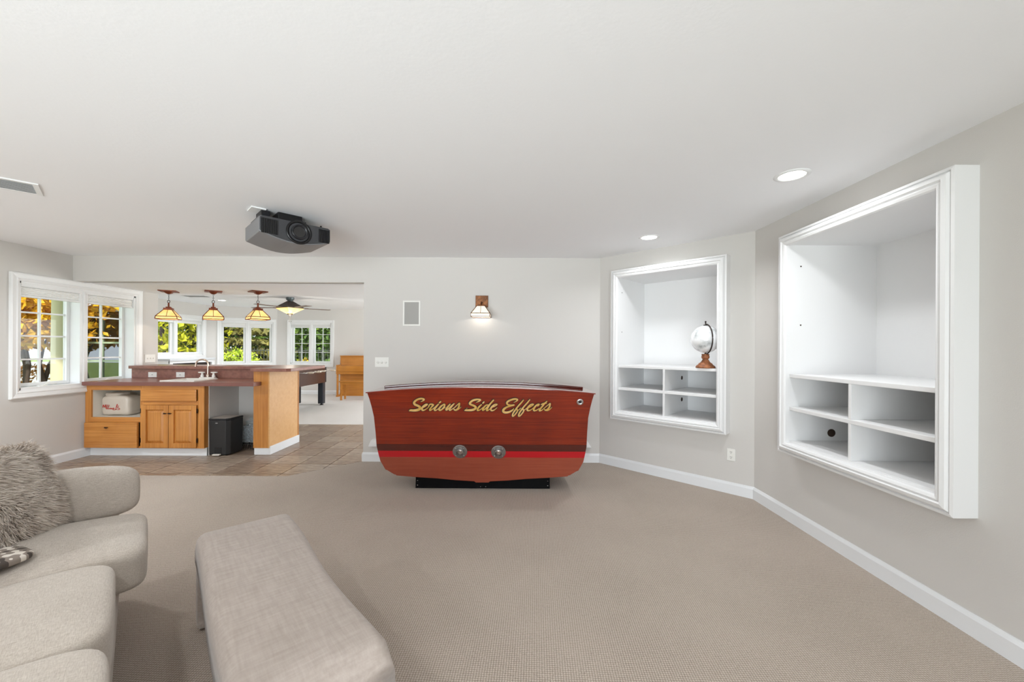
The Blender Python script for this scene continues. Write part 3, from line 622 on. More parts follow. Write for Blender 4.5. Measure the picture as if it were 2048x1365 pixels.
# recessed lights
LENS = mat('downlight_lens', 'ffffff', .4, emit=('fffaf2', 9))
def downlight(label, x, y, z, e, r=.085, group='recessed downlights', seen=True):
    t = thing('recessed_light', label, 'ceiling light', (x, y, z), 0, group)
    MB().lathe([(r*.84, -.001), (r*.86, -.006), (r, -.007), (r*1.14, -.003), (r*1.15, 0)], 36, cap=False).build('trim_ring', TRIM, t)
    MB().lathe([(0, -.003), (r*.85, -.003), (r*.85, 0)], 36, smooth=False, cap=False).build('lens', LENS, t)
    light('downlight_lamp', 'AREA', (x, y, z-.012), e, (.94, .97, 1), shape='DISK', size=r*1.6, spread=math.radians(150))
    return t
DL = 9
downlight('round recessed downlight nearest the large right niche', 1.722, 2.468, H, DL)
downlight('round recessed downlight in front of the globe niche', 1.318, 3.862, H, DL)
for x, y, e_, l_ in ((-1.4, .1, 12, 'added unseen recessed downlight in the ceiling behind the camera'), (1.2, -.4, 14, 'added unseen recessed downlight behind the camera on the right'), (-3.9, .6, 36, 'added unseen recessed downlight above the near end of the sofa'), (-4.2, 2.9, 30, 'added unseen recessed downlight near the left wall, just left of the ceiling vent')):
    downlight(l_, x, y, H, e_)  # fixtures added out of view to brighten the walls and floor
downlight('small recessed downlight in the games room ceiling between the pendants', *px(444, 605, 9.35)[:2], H, 30)
# ceiling vents
def vent(label, loc, rz, L_, W_, n):
    t = thing('ceiling_vent', label, 'vent', loc, rz)
    f = MB(); b = .03
    for bx in ((-L_/2, L_/2, -W_/2, -W_/2+b), (-L_/2, L_/2, W_/2-b, W_/2), (-L_/2, -L_/2+b, -W_/2+b, W_/2-b), (L_/2-b, L_/2, -W_/2+b, W_/2-b)): f.box(*bx, -.008, 0)
    f.build('frame', TRIM, t, .002)
    box('backing', mat('vent_dark', 'b5b5b5', .8), -L_/2+b, L_/2-b, -W_/2+b, W_/2-b, -.0015, 0, t)
    for i in range(n):
        y = -W_/2+b+(W_-2*b)*(i+.5)/n
        M = T(0, y, -.005) @ RX(.6); MB().box(-L_/2+b, L_/2-b, -(W_-2*b)/n*.36, (W_-2*b)/n*.36, -.0008, .0008, M).build('louvre', mat('vent_grey', 'c2c2c2', .6), t)
    return t
vent('white rectangular air vent on the ceiling at the left edge', (-3.39, 2.64, H), math.radians(45), .36, .29, 8)
vent('small white air vent on the games room ceiling near the pendants', (*px(394, 595, 8.6)[:2], H), 0, .5, .25, 5)
# projector
pj = thing('projector', 'dark grey home cinema projector hanging under the ceiling', 'projector', (-1.90, 3.0, 2.36), math.radians(45))
PJ = mat('projector_grey', '77787b', .38, bump=(220, .15)); PJB = mat('projector_black', '0e0e10', .3)  # body grey lightened: bounced light on the underside is put into it
Wp, Dp = .52, .45
sec = [(0, -.012), (.02, 0), (Wp-.02, 0), (Wp, -.012), (Wp, -.115)]+[(Wp-.005-(Wp-.01)*i/14, -.125-.05*math.sin(PI*i/14)) for i in range(15)]+[(0, -.115)]
MB().prism(sec, 0.012, Dp, 'y').build('body', PJ, pj, .006)
fsec = [(.004, -.014), (.02, -.004), (Wp-.02, -.004), (Wp-.004, -.014), (Wp-.004, -.112)]+[(Wp-.01-(Wp-.02)*i/14, -.118-.048*math.sin(PI*i/14)) for i in range(15)]+[(.004, -.112)]
MB().prism(fsec, 0, .014, 'y').build('front_panel', mat('projector_front', '3a3b3e', .45), pj, .003)
for a, b, nm in ((.012, .125, 8), (Wp-.095, Wp-.012, 7)):
    dz = -.118-.040*math.sin(PI*((a+b)/2)/Wp)
    g_ = box('vent_panel', PJB, a, b, -.003, .004, dz, -.022, pj)
    for i in range(nm): box('vent_fin', mat('projector_fin', '1d1d20', .4), a+(b-a)*(i+.3)/nm, a+(b-a)*(i+.6)/nm, -.009, -.001, dz+.002, -.024, g_)
LM = T(.275, 0, -.082) @ RX(PI/2) @ Matrix.Scale(1.16, 4)
ln = MB().lathe([(.082, -.002), (.082, .004), (.075, .008), (.066, .004), (.056, -.012), (.053, -.012)], 36, LM, True, False).build('lens_surround', PJB, pj)
MB().lathe([(.052, -.012), (.05, .022), (.044, .024), (.04, .016), (.036, .012)], 36, LM, True, False).build('lens_barrel', mat('lens_ring', '303033', .25, .4), ln)
MB().lathe([(0, .010), (.018, .012), (.037, .012)], 30, LM, True, False).build('lens_glass', mat('lens_glass', '06070a', .05, coat=1.), ln)
box('mount_plate', PJB, .02, .46, .10, .36, .001, .02, pj, .004)
box('mount_box', PJB, .15, .33, .10, .26, .02, .078, pj, .006)
box('ceiling_plate', TRIM, -.03, .07, .10, .24, .070, .0795, pj, .002)
box('mount_strut', DARKMETAL, .04, .10, .12, .28, .02, .07, pj)
for x in (.345, .47): MB().lathe([(0, .03), (.008, .028), (.008, .012), (.012, .01), (.012, 0)], 10, T(x, .08, .0), True, False).build('adjust_screw', PJB, pj)
# ------------------------------------------------------------------ bar area
BAR = (0, 0, 0)
# left cabinet unit
def cab(name, label, x, y): return thing(name, label, 'cabinet', (x, y, 0))
YF = 4.92; CT = .876
c1 = cab('base_cabinet', 'maple base cabinet with open microwave bay above one deep drawer', -4.90, YF)
def cb(nm, m, x0, x1, y0, y1, z0, z1, par, base, bevel=0): return box(nm, m, x0-base[0], x1-base[0], y0-base[1], y1-base[1], z0, z1, par, bevel)
B1 = (-4.90, YF)
xa, xb = -5.245, -4.553
cb('stile', MAPLEV, xa, -5.172, YF, YF+.02, .105, CT, c1, B1); cb('stile', MAPLEV, -4.568, xb, YF, YF+.02, .105, CT, c1, B1)
cb('rail', MAPLE, -5.172, -4.568, YF, YF+.02, .818, CT, c1, B1); cb('rail', MAPLE, -5.172, -4.568, YF, YF+.02, .424, .484, c1, B1); cb('rail', MAPLE, -5.172, -4.568, YF, YF+.02, .105, .13, c1, B1)
CABIN = mat('cabinet_white_inside', 'd9d3c8', .6)
cb('bay_floor', CABIN, -5.172, -4.568, YF+.02, 5.45, .466, .484, c1, B1); cb('bay_side', CABIN, -5.19, -5.172, YF+.02, 5.45, .484, .836, c1, B1); cb('bay_side', CABIN, -4.568, -4.555, YF+.02, 5.45, .484, .836, c1, B1)
cb('bay_top', CABIN, -5.172, -4.568, YF+.02, 5.45, .818, .836, c1, B1); cb('bay_back', CABIN, -5.19, -4.555, 5.45, 5.47, .466, .836, c1, B1)
dr = cb('drawer_front', MAPLE, -5.225, -4.578, YF-.036, YF, .112, .424, c1, B1, .008)
kz = .362; kx = px(220, 855, YF)[0]
MB().tube([(kx+4.90-.022, -.05, kz-.003), (kx+4.90-.008, -.056, kz+.004), (kx+4.90+.01, -.056, kz), (kx+4.90+.024, -.05, kz+.004)], [.004, .008, .006, .003], 8).tube([(kx+4.9, -.036, kz), (kx+4.9, -.055, kz)], .005, 8).build('knob', mat('old_bronze', '2c1c14', .4, .7), dr)
c2 = cab('sink_cabinet', 'maple sink cabinet with two raised-panel doors and a false drawer', -4.17, YF); B2 = (-4.17, YF)
xa, xb = -4.552, -3.782
cb('stile', MAPLEV, xa, -4.525, YF, YF+.02, .105, CT, c2, B2); cb('stile', MAPLEV, -3.862, xb, YF, YF+.02, .105, CT, c2, B2)
cb('rail', MAPLE, -4.525, -3.862, YF, YF+.02, .83, CT, c2, B2); cb('rail', MAPLE, -4.525, -3.862, YF, YF+.02, .64, .69, c2, B2); cb('rail', MAPLE, -4.525, -3.862, YF, YF+.02, .105, .13, c2, B2)
cb('side_panel', MAPLEV, xb-.018, xb, YF+.02, 5.5, .105, CT-.001, c2, B2); cb('side_panel', MAPLEV, xa+.001, xa+.018, YF+.02, 5.5, .105, CT-.001, c2, B2); cb('cabinet_floor', MAPLEV, xa+.018, xb-.018, YF+.02, 5.5, .105, .122, c2, B2)
cb('false_drawer', MAPLE, -4.545, -3.868, YF-.022, YF, .686, .832, c2, B2, .006)
def raised_door(par, x0, x1, z0, z1, hinge_right, base, y=YF):
    d = thing  # noqa
    fr = MB(); sw = .058; bx, by = base
    f = lambda *a: fr.box(a[0]-bx, a[1]-bx, a[2]-by, a[3]-by, a[4], a[5])
    f(x0, x0+sw, y-.022, y, z0, z1); f(x1-sw, x1, y-.022, y, z0, z1); f(x0+sw, x1-sw, y-.022, y, z0, z0+sw); f(x0+sw, x1-sw, y-.022, y, z1-sw, z1)
    do = fr.build('door', MAPLEV, par, .003)
    a, b, c_, e_ = x0+sw, x1-sw, z0+sw, z1-sw; g_ = .03
    vs_ = [(a, y-.003, c_), (b, y-.003, c_), (b, y-.003, e_), (a, y-.003, e_), (a+g_, y-.019, c_+g_), (b-g_, y-.019, c_+g_), (b-g_, y-.019, e_-g_), (a+g_, y-.019, e_-g_)]
    MB().add([(p[0]-bx, p[1]-by, p[2]) for p in vs_], [(0, 1, 5, 4), (1, 2, 6, 5), (2, 3, 7, 6), (3, 0, 4, 7), (4, 5, 6, 7)]).build('raised_panel', MAPLEV, do)
    kx = (x1-.03 if hinge_right is False else x0+.03); kz = z1-.10; s = -1 if hinge_right else 1
    MB().tube([(kx-bx, -.022, kz), (kx-bx, -.042, kz)], .005, 8).tube([(kx-bx-.012*s, -.045, kz-.004), (kx-bx, -.048, kz+.003), (kx-bx+.018*s, -.045, kz), (kx-bx+.026*s, -.042, kz+.005)], [.004, .009, .006, .003], 8).build('knob', MATS['old_bronze'], do)
    hx = x1+.008 if hinge_right else x0-.008
    for hz in (z0+.09, z1-.07): MB().lathe([(.006, -.028), (.007, -.024), (.007, .024), (.006, .028)], 10, T(hx-bx, -.012, hz)).build('hinge', MATS['old_bronze'], do)
raised_door(c2, -4.541, -4.206, .115, .638, False, B2); raised_door(c2, -4.200, -3.866, .115, .638, True, B2)
# toe kick, knee space wall, counter, backsplash, bar top, end panel
tk = tag(box('toe_kick', BASEB, XL+.004, -3.79, 4.975, 4.99, .001, .105, None, 0), 'white toe kick board under the maple cabinets', 'toe kick')
kw = MB().box(XL, -3.252, 5.53, 5.66, 0, 1.05); tag(kw.build('wall_bar', WALL), 'greige half wall carrying the raised bar top', 'wall', kind='structure')
tag(box('wall_knee', WALL, -3.781, -3.772, 4.99, 5.53, 0, CT-.002), 'greige side of the knee space beside the sink cabinet', 'wall', kind='structure')
ct = thing('bar_counter', 'mauve-brown laminate counter with the drop-in sink', 'counter', (-4.2, 5.2, CT))
cts = MB()
S0, S1, SY0, SY1 = -4.40, -3.96, 4.985, 5.40
for bx in ((XL+.003, S0+.01, 4.885, 5.52), (S1-.01, -3.25, 4.885, 5.52), (-3.25, -3.15, 4.885, 5.027), (S0+.01, S1-.01, 4.885, SY0+.01), (S0+.01, S1-.01, SY1-.01, 5.52)): cts.box(bx[0]+4.2, bx[1]+4.2, bx[2]-5.2, bx[3]-5.2, 0, .045)
cts.build('top', LAMINATE, ct, 0)
box('edge_band', mat('laminate_edge', '7c5148', .35), XL+.003+4.2, -3.15+4.2, 4.880-5.2, 4.8845-5.2, 0, .045, ct)
bs = thing('backsplash', 'mauve-brown laminate backsplash behind the sink', 'backsplash', (-4.2, 5.52, CT+.045)); box('panel', LAMINATE, XL+.003+4.2, -3.252+4.2, 0, .009, .0005, 1.05-CT-.046, bs)
switchplate('wall_outlet', 'white horizontal outlet on the backsplash nearer the window', (-4.955, 5.52, .967), 0, 1, .118, .072, 'horizontal', cat='outlet')
switchplate('wall_outlet', 'white horizontal outlet on the backsplash nearer the faucet', (-4.57, 5.52, .968), 0, 1, .118, .072, 'horizontal', cat='outlet')
bt = thing('raised_counter', 'raised mauve-brown bar top with an overhanging end', 'counter', (-3.0, 5.5, 1.05))
btp = [(XL+.003, 5.47), (-3.243, 5.47), (-3.243, 4.955), (-2.80, 4.955), (-2.76, 5.0), (-2.76, 5.91), (XL+.003, 5.91)]
MB().prism([(x+3.0, y-5.5) for x, y in btp], .0015, .042).build('slab', LAMINATE, bt, .004)
ep = thing('bar_end_panel', 'maple end panel of the bar on a white base', 'panel', (-3.15, 5.37, 0)); BE = (-3.15, 5.37)
cb('front_board', MAPLEV, -3.248, -3.062, 5.03, 5.05, .085, 1.05, ep, BE, .002); cb('side_board', MAPLEP, -3.062, -3.046, 5.03, 5.70, .085, 1.05, ep, BE, .002)  # front darker than side: its shade is put into the wood colour
cb('inner_board', WALL, -3.248, -3.232, 5.05, 5.52, .001, CT-.001, ep, BE); cb('back_board', WALL, -3.248, -3.064, 5.70, 5.716, .001, 1.05, ep, BE); cb('corner_strip', MAPLEV, -3.064, -3.040, 5.70, 5.716, .085, 1.05, ep, BE)
cb('base_front', BASEB, -3.235, -3.052, 5.036, 5.05, .001, .085, ep, BE); cb('base_side', BASEB, -3.052, -3.034, 5.036, 5.722, .001, .105, ep, BE, .003)
# sink and faucet
sk = thing('sink', 'small white drop-in bar sink set in the counter', 'sink', ((S0+S1)/2, (SY0+SY1)/2, CT+.0455)); ENAM = mat('sink_enamel', 'f1efea', .15, coat=.5)
w2, d2 = (S1-S0)/2, (SY1-SY0)/2
def ring(a, b, z): return [(-a, -b, z), (a, -b, z), (a, b, z), (-a, b, z)]
vs_ = ring(w2, d2, 0)+ring(w2-.006, d2-.006, .012)+ring(w2-.03, d2-.03, .012)+ring(w2-.05, d2-.05, -.14)
MB().add(vs_, [(i, (i+1) % 4, 4+(i+1) % 4, 4+i) for i in range(4)]+[(4+i, 4+(i+1) % 4, 8+(i+1) % 4, 8+i) for i in range(4)]+[(8+i, 8+(i+1) % 4, 12+(i+1) % 4, 12+i) for i in range(4)]+[(12, 13, 14, 15)]).build('basin', ENAM, sk, .006)
MB().lathe([(0, -.137), (.03, -.136), (.034, -.139)], 20, cap=False).build('drain', CHROME, sk)
fa = thing('faucet', 'gooseneck bar faucet with two white cross handles', 'faucet', (-4.15, 5.462, CT+.045)); NICK = mat('faucet_nickel', 'd9c7b8', .2, .9)
MB().box(-.105, .105, -.028, .028, 0, .022).build('deck_plate', ENAM, fa, .008)
arc = [(0, 0, .022), (0, 0, .2)]+[(-.07+.07*math.cos(a), -.03*(1-math.cos(a))/2, .2+.062*math.sin(a)) for a in [PI*i/10 for i in range(1, 11)]]+[(-.145, -.03, .165)]
MB().tube(arc, .0105, 10).build('spout', NICK, fa); MB().lathe([(.018, .02), (.02, .05), (.012, .065)], 14).build('spout_collar', NICK, fa)
for s in (-1, 1):
    hd = MB().lathe([(.02, .02), (.022, .04), (.014, .055), (.012, .078)], 14, T(.078*s, 0, 0)).build('valve', ENAM, fa)
    MB().lathe([(0, .076), (.04, .078), (.046, .085), (.042, .092), (0, .095)], 18, T(.085*s, 0, 0) @ Matrix.Scale(.75, 4, (0, 1, 0)), True, False).build('handle', ENAM, hd)
# bag in the microwave bay
bagm = mat('white_bag', 'c9bfb2', .35, bump=(25, .5)); bag = thing('bread_bag', 'white plastic bag with red script lying in the open cabinet bay', 'bag', (-4.985, 5.12, .484))
vs_, fs_ = cushion(.182, .11, .125, 6, 8, .01, .006, 3)
MB().add([(x, y, z+.125) for x, y, z in vs_], fs_, True).build('bag_body', bagm, bag)
vs_, fs_ = cushion(.10, .09, .03, 4, 5, 0, .006, 5); MB().add([(x-.05, y, z+.258) for x, y, z in vs_], fs_, True).build('bag_fold', bagm, bag)
rs = [[(375,775,26),(400,690,30),(440,765,24),(485,680,30)], [(485,680,30),(480,790,22)], [(545,685,24),(500,810,26),(530,825,18)], [(595,695,24),(550,815,26),(600,820,18),(640,790,18)], [(640,790,18),(625,830,20),(680,795,20),(670,830,20),(720,800,18)], [(720,830,22),(770,805,22),(740,790,18),(725,845,24),(800,855,18)], [(800,855,18),(880,690,24),(860,680,18),(820,840,24),(860,830,18)], [(925,715,24),(880,790,22),(940,800,24),(955,835,26),(890,850,22)]]
red = MB(); bag_y = 5.12-.108
def fnb(x, y, lift):
    X_, _, Z_ = px(180+x/17.067, 770+y/17.067, bag_y); return (X_+4.985, bag_y-5.12-lift-.006, Z_-.484)
for st in rs: stroke_mesh(red, smooth_stroke([(x+75, y, w_*.8) for x, y, w_ in st]), fnb, .001)
red.build('red_script', mat('bag_red', 'b3241c', .5), bag)
# trash can
tcn = thing('trash_can', 'tall black step trash can in the knee space', 'trash can', (-3.634, 5.10, 0)); CANM = mat('can_black', '232324', .5, bump=(300, .1))
poly = [(-.13, -.13), (.08, -.13), (.12, -.09), (.125, .13), (-.13, .13)]
vs_ = [(x*.96, y*.96, .012) for x, y in poly]+[(x, y, .44) for x, y in poly]; n = len(poly)
MB().add(vs_, [tuple(range(n))[::-1], tuple(range(n, 2*n))]+[(i, (i+1) % n, n+(i+1) % n, n+i) for i in range(n)]).build('body', CANM, tcn, .006)
MB().prism([(x*1.01, y*1.01) for x, y in poly], .442, .462).build('lid_rim', BLACKP, tcn, .004)
MB().prism([(x*.86, y*.86) for x, y in poly], .462, .468).build('lid', mat('lid_grey', 'a59c92', .4), tcn, .002)
MB().box(-.06, .03, -.131, -.120, .012, .105).build('pedal_recess', mat('can_recess', '101011', .7), tcn, .01)
MB().box(-.065, .025, -.165, -.125, .012, .026).build('pedal', mat('pedal_white', 'e2dcd3', .4), tcn, .004)
MB().box(-.045, -.015, -.1335, -.129, .405, .411).build('badge', CHROME, tcn)
# bead jar on stand
jr = thing('glass_jar', 'square glass drink jar full of clear beads on a black wire stand', 'jar', (-3.49, 5.36, 0))
JB = .082
st_ = MB()
for sx_ in (-1, 1):
    for sy_ in (-1, 1): st_.tube([(sx_*.085, sy_*.085, 0), (sx_*.06, sy_*.06, .075), (sx_*.075, sy_*.075, .085)], .004, 6)
st_.tube([(-.08, -.08, .085), (.08, -.08, .085), (.08, .08, .085), (-.08, .08, .085)], .004, 6, closed=True)
for q in range(5): st_.tube([(-.075+q*.03, -.085, .01+.0*q), (-.06+q*.03, -.08, .075)], .0025, 5)
st_.build('wire_stand', DARKMETAL, jr)
MB().box(-JB, JB, -JB, JB, .09, .315).build('jar_body', JARG, jr, .012)
MB().lathe([(.06, .312), (.055, .335), (.058, .35), (.062, .355)], 24, smooth=True, cap=False).build('neck', JARG, jr)
MB().lathe([(0, .358), (.065, .358), (.066, .366), (.045, .374), (.02, .378), (.018, .392), (.027, .402), (.024, .415), (0, .42)], 24, cap=False).build('lid', JARG, jr)
bd = MB(); rnd = random.Random(4)
oct_v = [(1, 0, 0), (-1, 0, 0), (0, 1, 0), (0, -1, 0), (0, 0, 1), (0, 0, -1)]; oct_f = [(0, 2, 4), (2, 1, 4), (1, 3, 4), (3, 0, 4), (2, 0, 5), (1, 2, 5), (3, 1, 5), (0, 3, 5)]
for ix in range(12):
    for iy in range(12):
        for iz in range(17):
            if 1 < ix < 10 and 1 < iy < 10: continue
            c = (-.068+ix*.0124+rnd.uniform(-.002, .002), -.068+iy*.0124+rnd.uniform(-.002, .002), .1+iz*.0125+rnd.uniform(-.002, .002))
            bd.add([(c[0]+p[0]*.0062, c[1]+p[1]*.0062, c[2]+p[2]*.0062) for p in oct_v], oct_f)
bo = bd.build('beads', mat('clear_beads', 'e6eef2', .12, var=('a59a9b', 60, .45, .6), coat=1.), jr); bo['kind'] = 'stuff'
# pendants
AMB = mat('amber_glass', 'e6bd6e', .35, var=('f7e6b4', 12, .35, .65), emit=('ffd27a', .75)); COPPER = mat('aged_copper', '6b3524', .45, .6, var=('8f4a30', 20, .4, .6))
def pendant(label, x, y, rot):
    t = thing('pendant_lamp', label, 'pendant lamp', (x, y, SOF), 0, 'amber pendant lamps over the bar'); M = RZ(rot)
    MB().box(-.10, .10, -.10, .10, -.014, 0, M).lathe([(.07, -.014), (.045, -.034), (.02, -.045), (0, -.046)], 4, M @ RZ(PI/4), False, False).build('canopy', COPPER, t, .003)
    ch = MB()
    for i in range(4):
        c = -.05-.021*i; rot_ = i*PI/2+rot
        ch.tube([Vector((.006*math.cos(a)*math.cos(rot_), .006*math.cos(a)*math.sin(rot_), c-.008+.013*math.sin(a))) for a in [2*PI*k/8 for k in range(8)]], .002, 5, closed=True)
    ch.build('chain', DARKMETAL, t)
    MB().tube([Vector((.018*math.cos(a), 0, -.150+.018*math.sin(a))) for a in [2*PI*k/16 for k in range(16)]], .004, 6, closed=True).build('loop', DARKMETAL, t)
    MB().lathe([(.009, -.168), (.011, -.22), (.014, -.225), (0, -.225)], 12).build('stem', COPPER, t)
    MB().box(-.028, .028, -.028, .028, -.240, -.222, M).box(-.05, .05, -.05, .05, -.268, -.240, M).build('cap', COPPER, t, .004)
    pyramid_shade(t, .045, .115, -.266, -.362, -.396, 0, 0, AMB, COPPER, .0055, rot, .004)
    MB().lathe([(0, -.36), (.025, -.35), (.032, -.32), (.02, -.29), (0, -.28)], 14, cap=False).build('bulb', mat('warm_bulb', 'ffffff', .4, emit=('fff0d0', 10)), t)
    light('pendant_lamp_light', 'POINT', (x, y, SOF-.335), 16, (1, .9, .75), shadow_soft_size=.03)
pendant('amber leaded-glass pendant nearest the left window', -4.81, 5.60, math.radians(28)); pendant('middle amber leaded-glass pendant above the faucet', -4.185, 5.60, math.radians(38)); pendant('amber leaded-glass pendant nearest the ceiling fan', -3.56, 5.60, math.radians(48))
# ------------------------------------------------------------------ games room
fan = thing('ceiling_fan', 'bronze ceiling fan with five blades and an amber bowl light', 'ceiling fan', (-4.86, 8.75, H)); FB = mat('fan_bronze', '4a3f38', .45, .5)
MB().lathe([(.085, 0), (.085, -.03), (.07, -.06), (.05, -.075), (.05, -.09)], 20).build('canopy', mat('fan_canopy', '5d6668', .4, .5), fan)
MB().lathe([(.06, -.08), (.26, -.20), (.27, -.215), (.27, -.235)], 4, RZ(math.radians(20)), False).build('motor_housing', FB, fan, .004)
MB().lathe([(.27, -.238), (.27, -.25), (.05, -.365)], 4, RZ(math.radians(20)), False).build('glass_bowl', AMB, fan)
MB().lathe([(.06, -.362), (.05, -.378), (.015, -.39), (.012, -.41), (0, -.415)], 16, cap=False).build('finial', FB, fan)
BL = mat('fan_blade', '6e564c', .5)
for k in range(5):
    a = math.radians(36+72*k); M = RZ(a) @ RX(.2)
    ir = MB().box(.17, .36, -.02, .02, -.226, -.218, RZ(a)).build('blade_iron', FB, fan)
    MB().prism([(.30, -.055), (.80, -.07), (.815, -.06), (.815, .06), (.80, .07), (.30, .055)], -.232, -.225, M=RZ(a) @ T(0, 0, 0)).build('blade', BL, ir)
for dx in (-.02, .025): MB().tube([(dx, 0, -.37), (dx, 0, -.52)], .0018, 5).lathe([(0, -.535), (.007, -.53), (.005, -.518), (0, -.515)], 8, T(dx, 0, 0), True, False).build('pull_chain', FB, fan)
light('fan_lamp', 'POINT', (-4.86, 8.75, H-.47), 8, (1, .92, .8), shadow_soft_size=.08)
# foosball table
fo = thing('foosball_table', 'dark brown foosball table with rods and black legs behind the bar', 'game table', (-4.75, 8.75, 0)); NAVY = mat('black_blue', '1d232c', .4)
x0, x1, y0, y1 = -.36, .36, -.68, .72
for a in (x0, x1-.025): box('side_panel', ESPRESSO, a, a+.025, y0+.06, y1-.06, .53, .87, fo)
for a in (y0, y1-.06): box('end_panel', NAVY, x0, x1, a, a+.06, .53, .885, fo, .004)
box('playfield', mat('field_green', '3a5a3a', .5), x0+.025, x1-.025, y0+.06, y1-.06, .70, .71, fo)
for lx in (x0+.015, x1-.135):
    for ly in (y0+.02, y1-.14):
        l = box('leg', NAVY, lx, lx+.12, ly, ly+.12, .035, .54, fo, .01)
        MB().lathe([(.018, .04), (.018, .022), (.042, .014), (.045, 0)], 14, T(lx+.06, ly+.06, 0)).build('levelling_foot', BLACKP, l)
HAND = mat('handle_cream', 'd9cbb8', .5); rndf = random.Random(3)
for i in range(8):
    yy = y0+.14+(y1-y0-.28)*i/7; s = 1 if i % 2 else -1; o_ = rndf.uniform(-.05, .05)
    r__ = MB().tube([(x0-.22+o_, yy, .815), (x1+.22+o_, yy, .815)], .008, 8).build('rod', CHROME, fo)
    if True: MB().lathe([(.010, 0), (.018, .02), (.02, .06), (.015, .10), (.012, .115), (0, .117)], 10, T((x1+.12+o_) if s > 0 else (x0-.12+o_), yy, .815) @ RY(PI/2*s)).build('handle', HAND, r__)
    for k in range(3): MB().box(-.012+(k-1)*.2, .012+(k-1)*.2, yy-.01, yy+.01, .725, .85).build('player', MATS['bag_red'] if i % 2 else MATS['black_blue'], r__)
# piano
pn = thing('upright_piano', 'honey oak upright piano against the far wall', 'piano', (-4.05, 11.2, 0))
x0, x1 = -.74, .74
for a in (x0, x1-.04): 
    MB().prism([(-.05, 0), (-.05, .60), (-.31, .62), (-.31, .86), (-.27, .87), (-.05, .87), (-.03, 1.10), (.26, 1.10), (.26, 0)], a, a+.04, 'x').build('side_panel', PIANO, pn, .003)
box('lower_panel', PIANO, x0+.04, x1-.04, -.06, -.035, .06, .60, pn); box('toe_rail', PIANO, x0, x1, -.07, -.03, .0, .07, pn)
box('key_bed', PIANO, x0+.04, x1-.04, -.30, -.04, .62, .68, pn, .004); box('fall_board', PIANO, x0+.04, x1-.04, -.31, -.10, .68, .845, pn, .015)
MB().prism([(-.09, .845), (-.02, 1.10), (.0, 1.10), (-.07, .845)], x0+.04, x1-.04, 'x').build('upper_panel', PIANO, pn); box('lid', PIANO, x0-.01, x1+.01, -.045, .27, 1.10, 1.122, pn, .004)
for a in (x0+.005, x1-.05):
    MB().box(a, a+.045, -.29, -.245, .04, .62).build('front_leg', PIANO, pn, .006); MB().box(a-.005, a+.05, -.31, -.04, .0, .045).build('foot_block', PIANO, pn, .006)
box('back_frame', ESPRESSO, x0+.04, x1-.04, .2, .26, .05, 1.09, pn)
pb = thing('piano_bench', 'small oak bench in front of the piano', 'bench', (-4.03, 10.33, 0))
box('seat', PIANO, -.37, .37, -.16, .16, .462, .492, pb, .006); box('apron', PIANO, -.35, .35, -.14, .14, .40, .462, pb)
for a in (-.345, .305):
    for b_ in (-.14, .10): MB().prism([(a, b_), (a+.04, b_), (a+.04, b_+.04), (a, b_+.04)], 0, .40).build('leg', PIANO, pb, .004)
# console under the left games-room window
cn = thing('console_cabinet', 'white console with a dark open front under the edge-on window', 'cabinet', (-7.75, 9.3, 0))
box('top', mat('console_grey', 'c9cccf', .45), -.24, .27, -.55, .80, 1.03, 1.075, cn, .004); box('lip', TRIM, .23, .255, -.54, .79, .975, 1.03, cn)
for a in (-.54, .70): box('post', TRIM, -.24, .25, a, a+.09, 0, 1.03, cn)
box('dark_front', mat('console_dark', '2a1d17', .5), -.22, .20, -.45, .70, .05, .975, cn)
# ------------------------------------------------------------------ sofa, pillow, throw, bench
SR = math.radians(-47)
sofa = thing('sofa', 'beige linen sofa with loose seat cushions at the left edge', 'sofa', (-2.03, 2.14, 0), SR)   # local x along the front, y forward
CWD = .62
for k in range(3):
    vs_, fs_ = cushion(CWD/2-.004, .37, .095, 9, 11, .03, .005, 11+k)
    lift = (0, .008, .016)[k]
    MB().add([(x+CWD*(k+.5)+.0, y-.33+(.02, -.075, -.07)[k], z+.395+lift) for x, y, z in vs_], fs_, True).build('seat_cushion', LINEN, sofa, subsurf=1)
MB().box(0, 3*CWD, -.95, -.04, .13, .305).build('seat_base', LINEN, sofa, .03, seg=3)
vs_, fs_ = cushion(.5, .078, .14, 5, 9, .0, .004, 31)
for xx in (-.085, 3*CWD+.085):
    MB().add([(-y*1.0+xx-(.0), x*.99-.46, z+.585) for x, y, z in vs_], fs_, True).build('arm_roll', LINEN, sofa, subsurf=1)
    MB().box(xx-.06, xx+.06, -.93, -.05, .13, .52).build('arm_base', LINEN, sofa, .03, seg=3)
for k in range(3):
    vs_, fs_ = cushion(CWD/2-.004, .10, .24, 5, 9, 0, .006, 41+k)
    MB().add([(x+CWD*(k+.5), y-.78-(z*.25), z+.70) for x, y, z in vs_], fs_, True).build('back_cushion', LINEN, sofa, subsurf=1)
MB().box(-.1, 3*CWD+.1, -1.0, -.86, .13, .80).build('back_frame', LINEN, sofa, .04, seg=3)
LEGW = mat('sofa_leg', '3b2219', .45)
for xx in (.03, CWD*1.45, 3*CWD-.03):
    for yy in (-.10, -.92): MB().lathe([(.016, 0), (.028, .135)], 12, T(xx, yy, 0)).build('leg', LEGW, sofa)
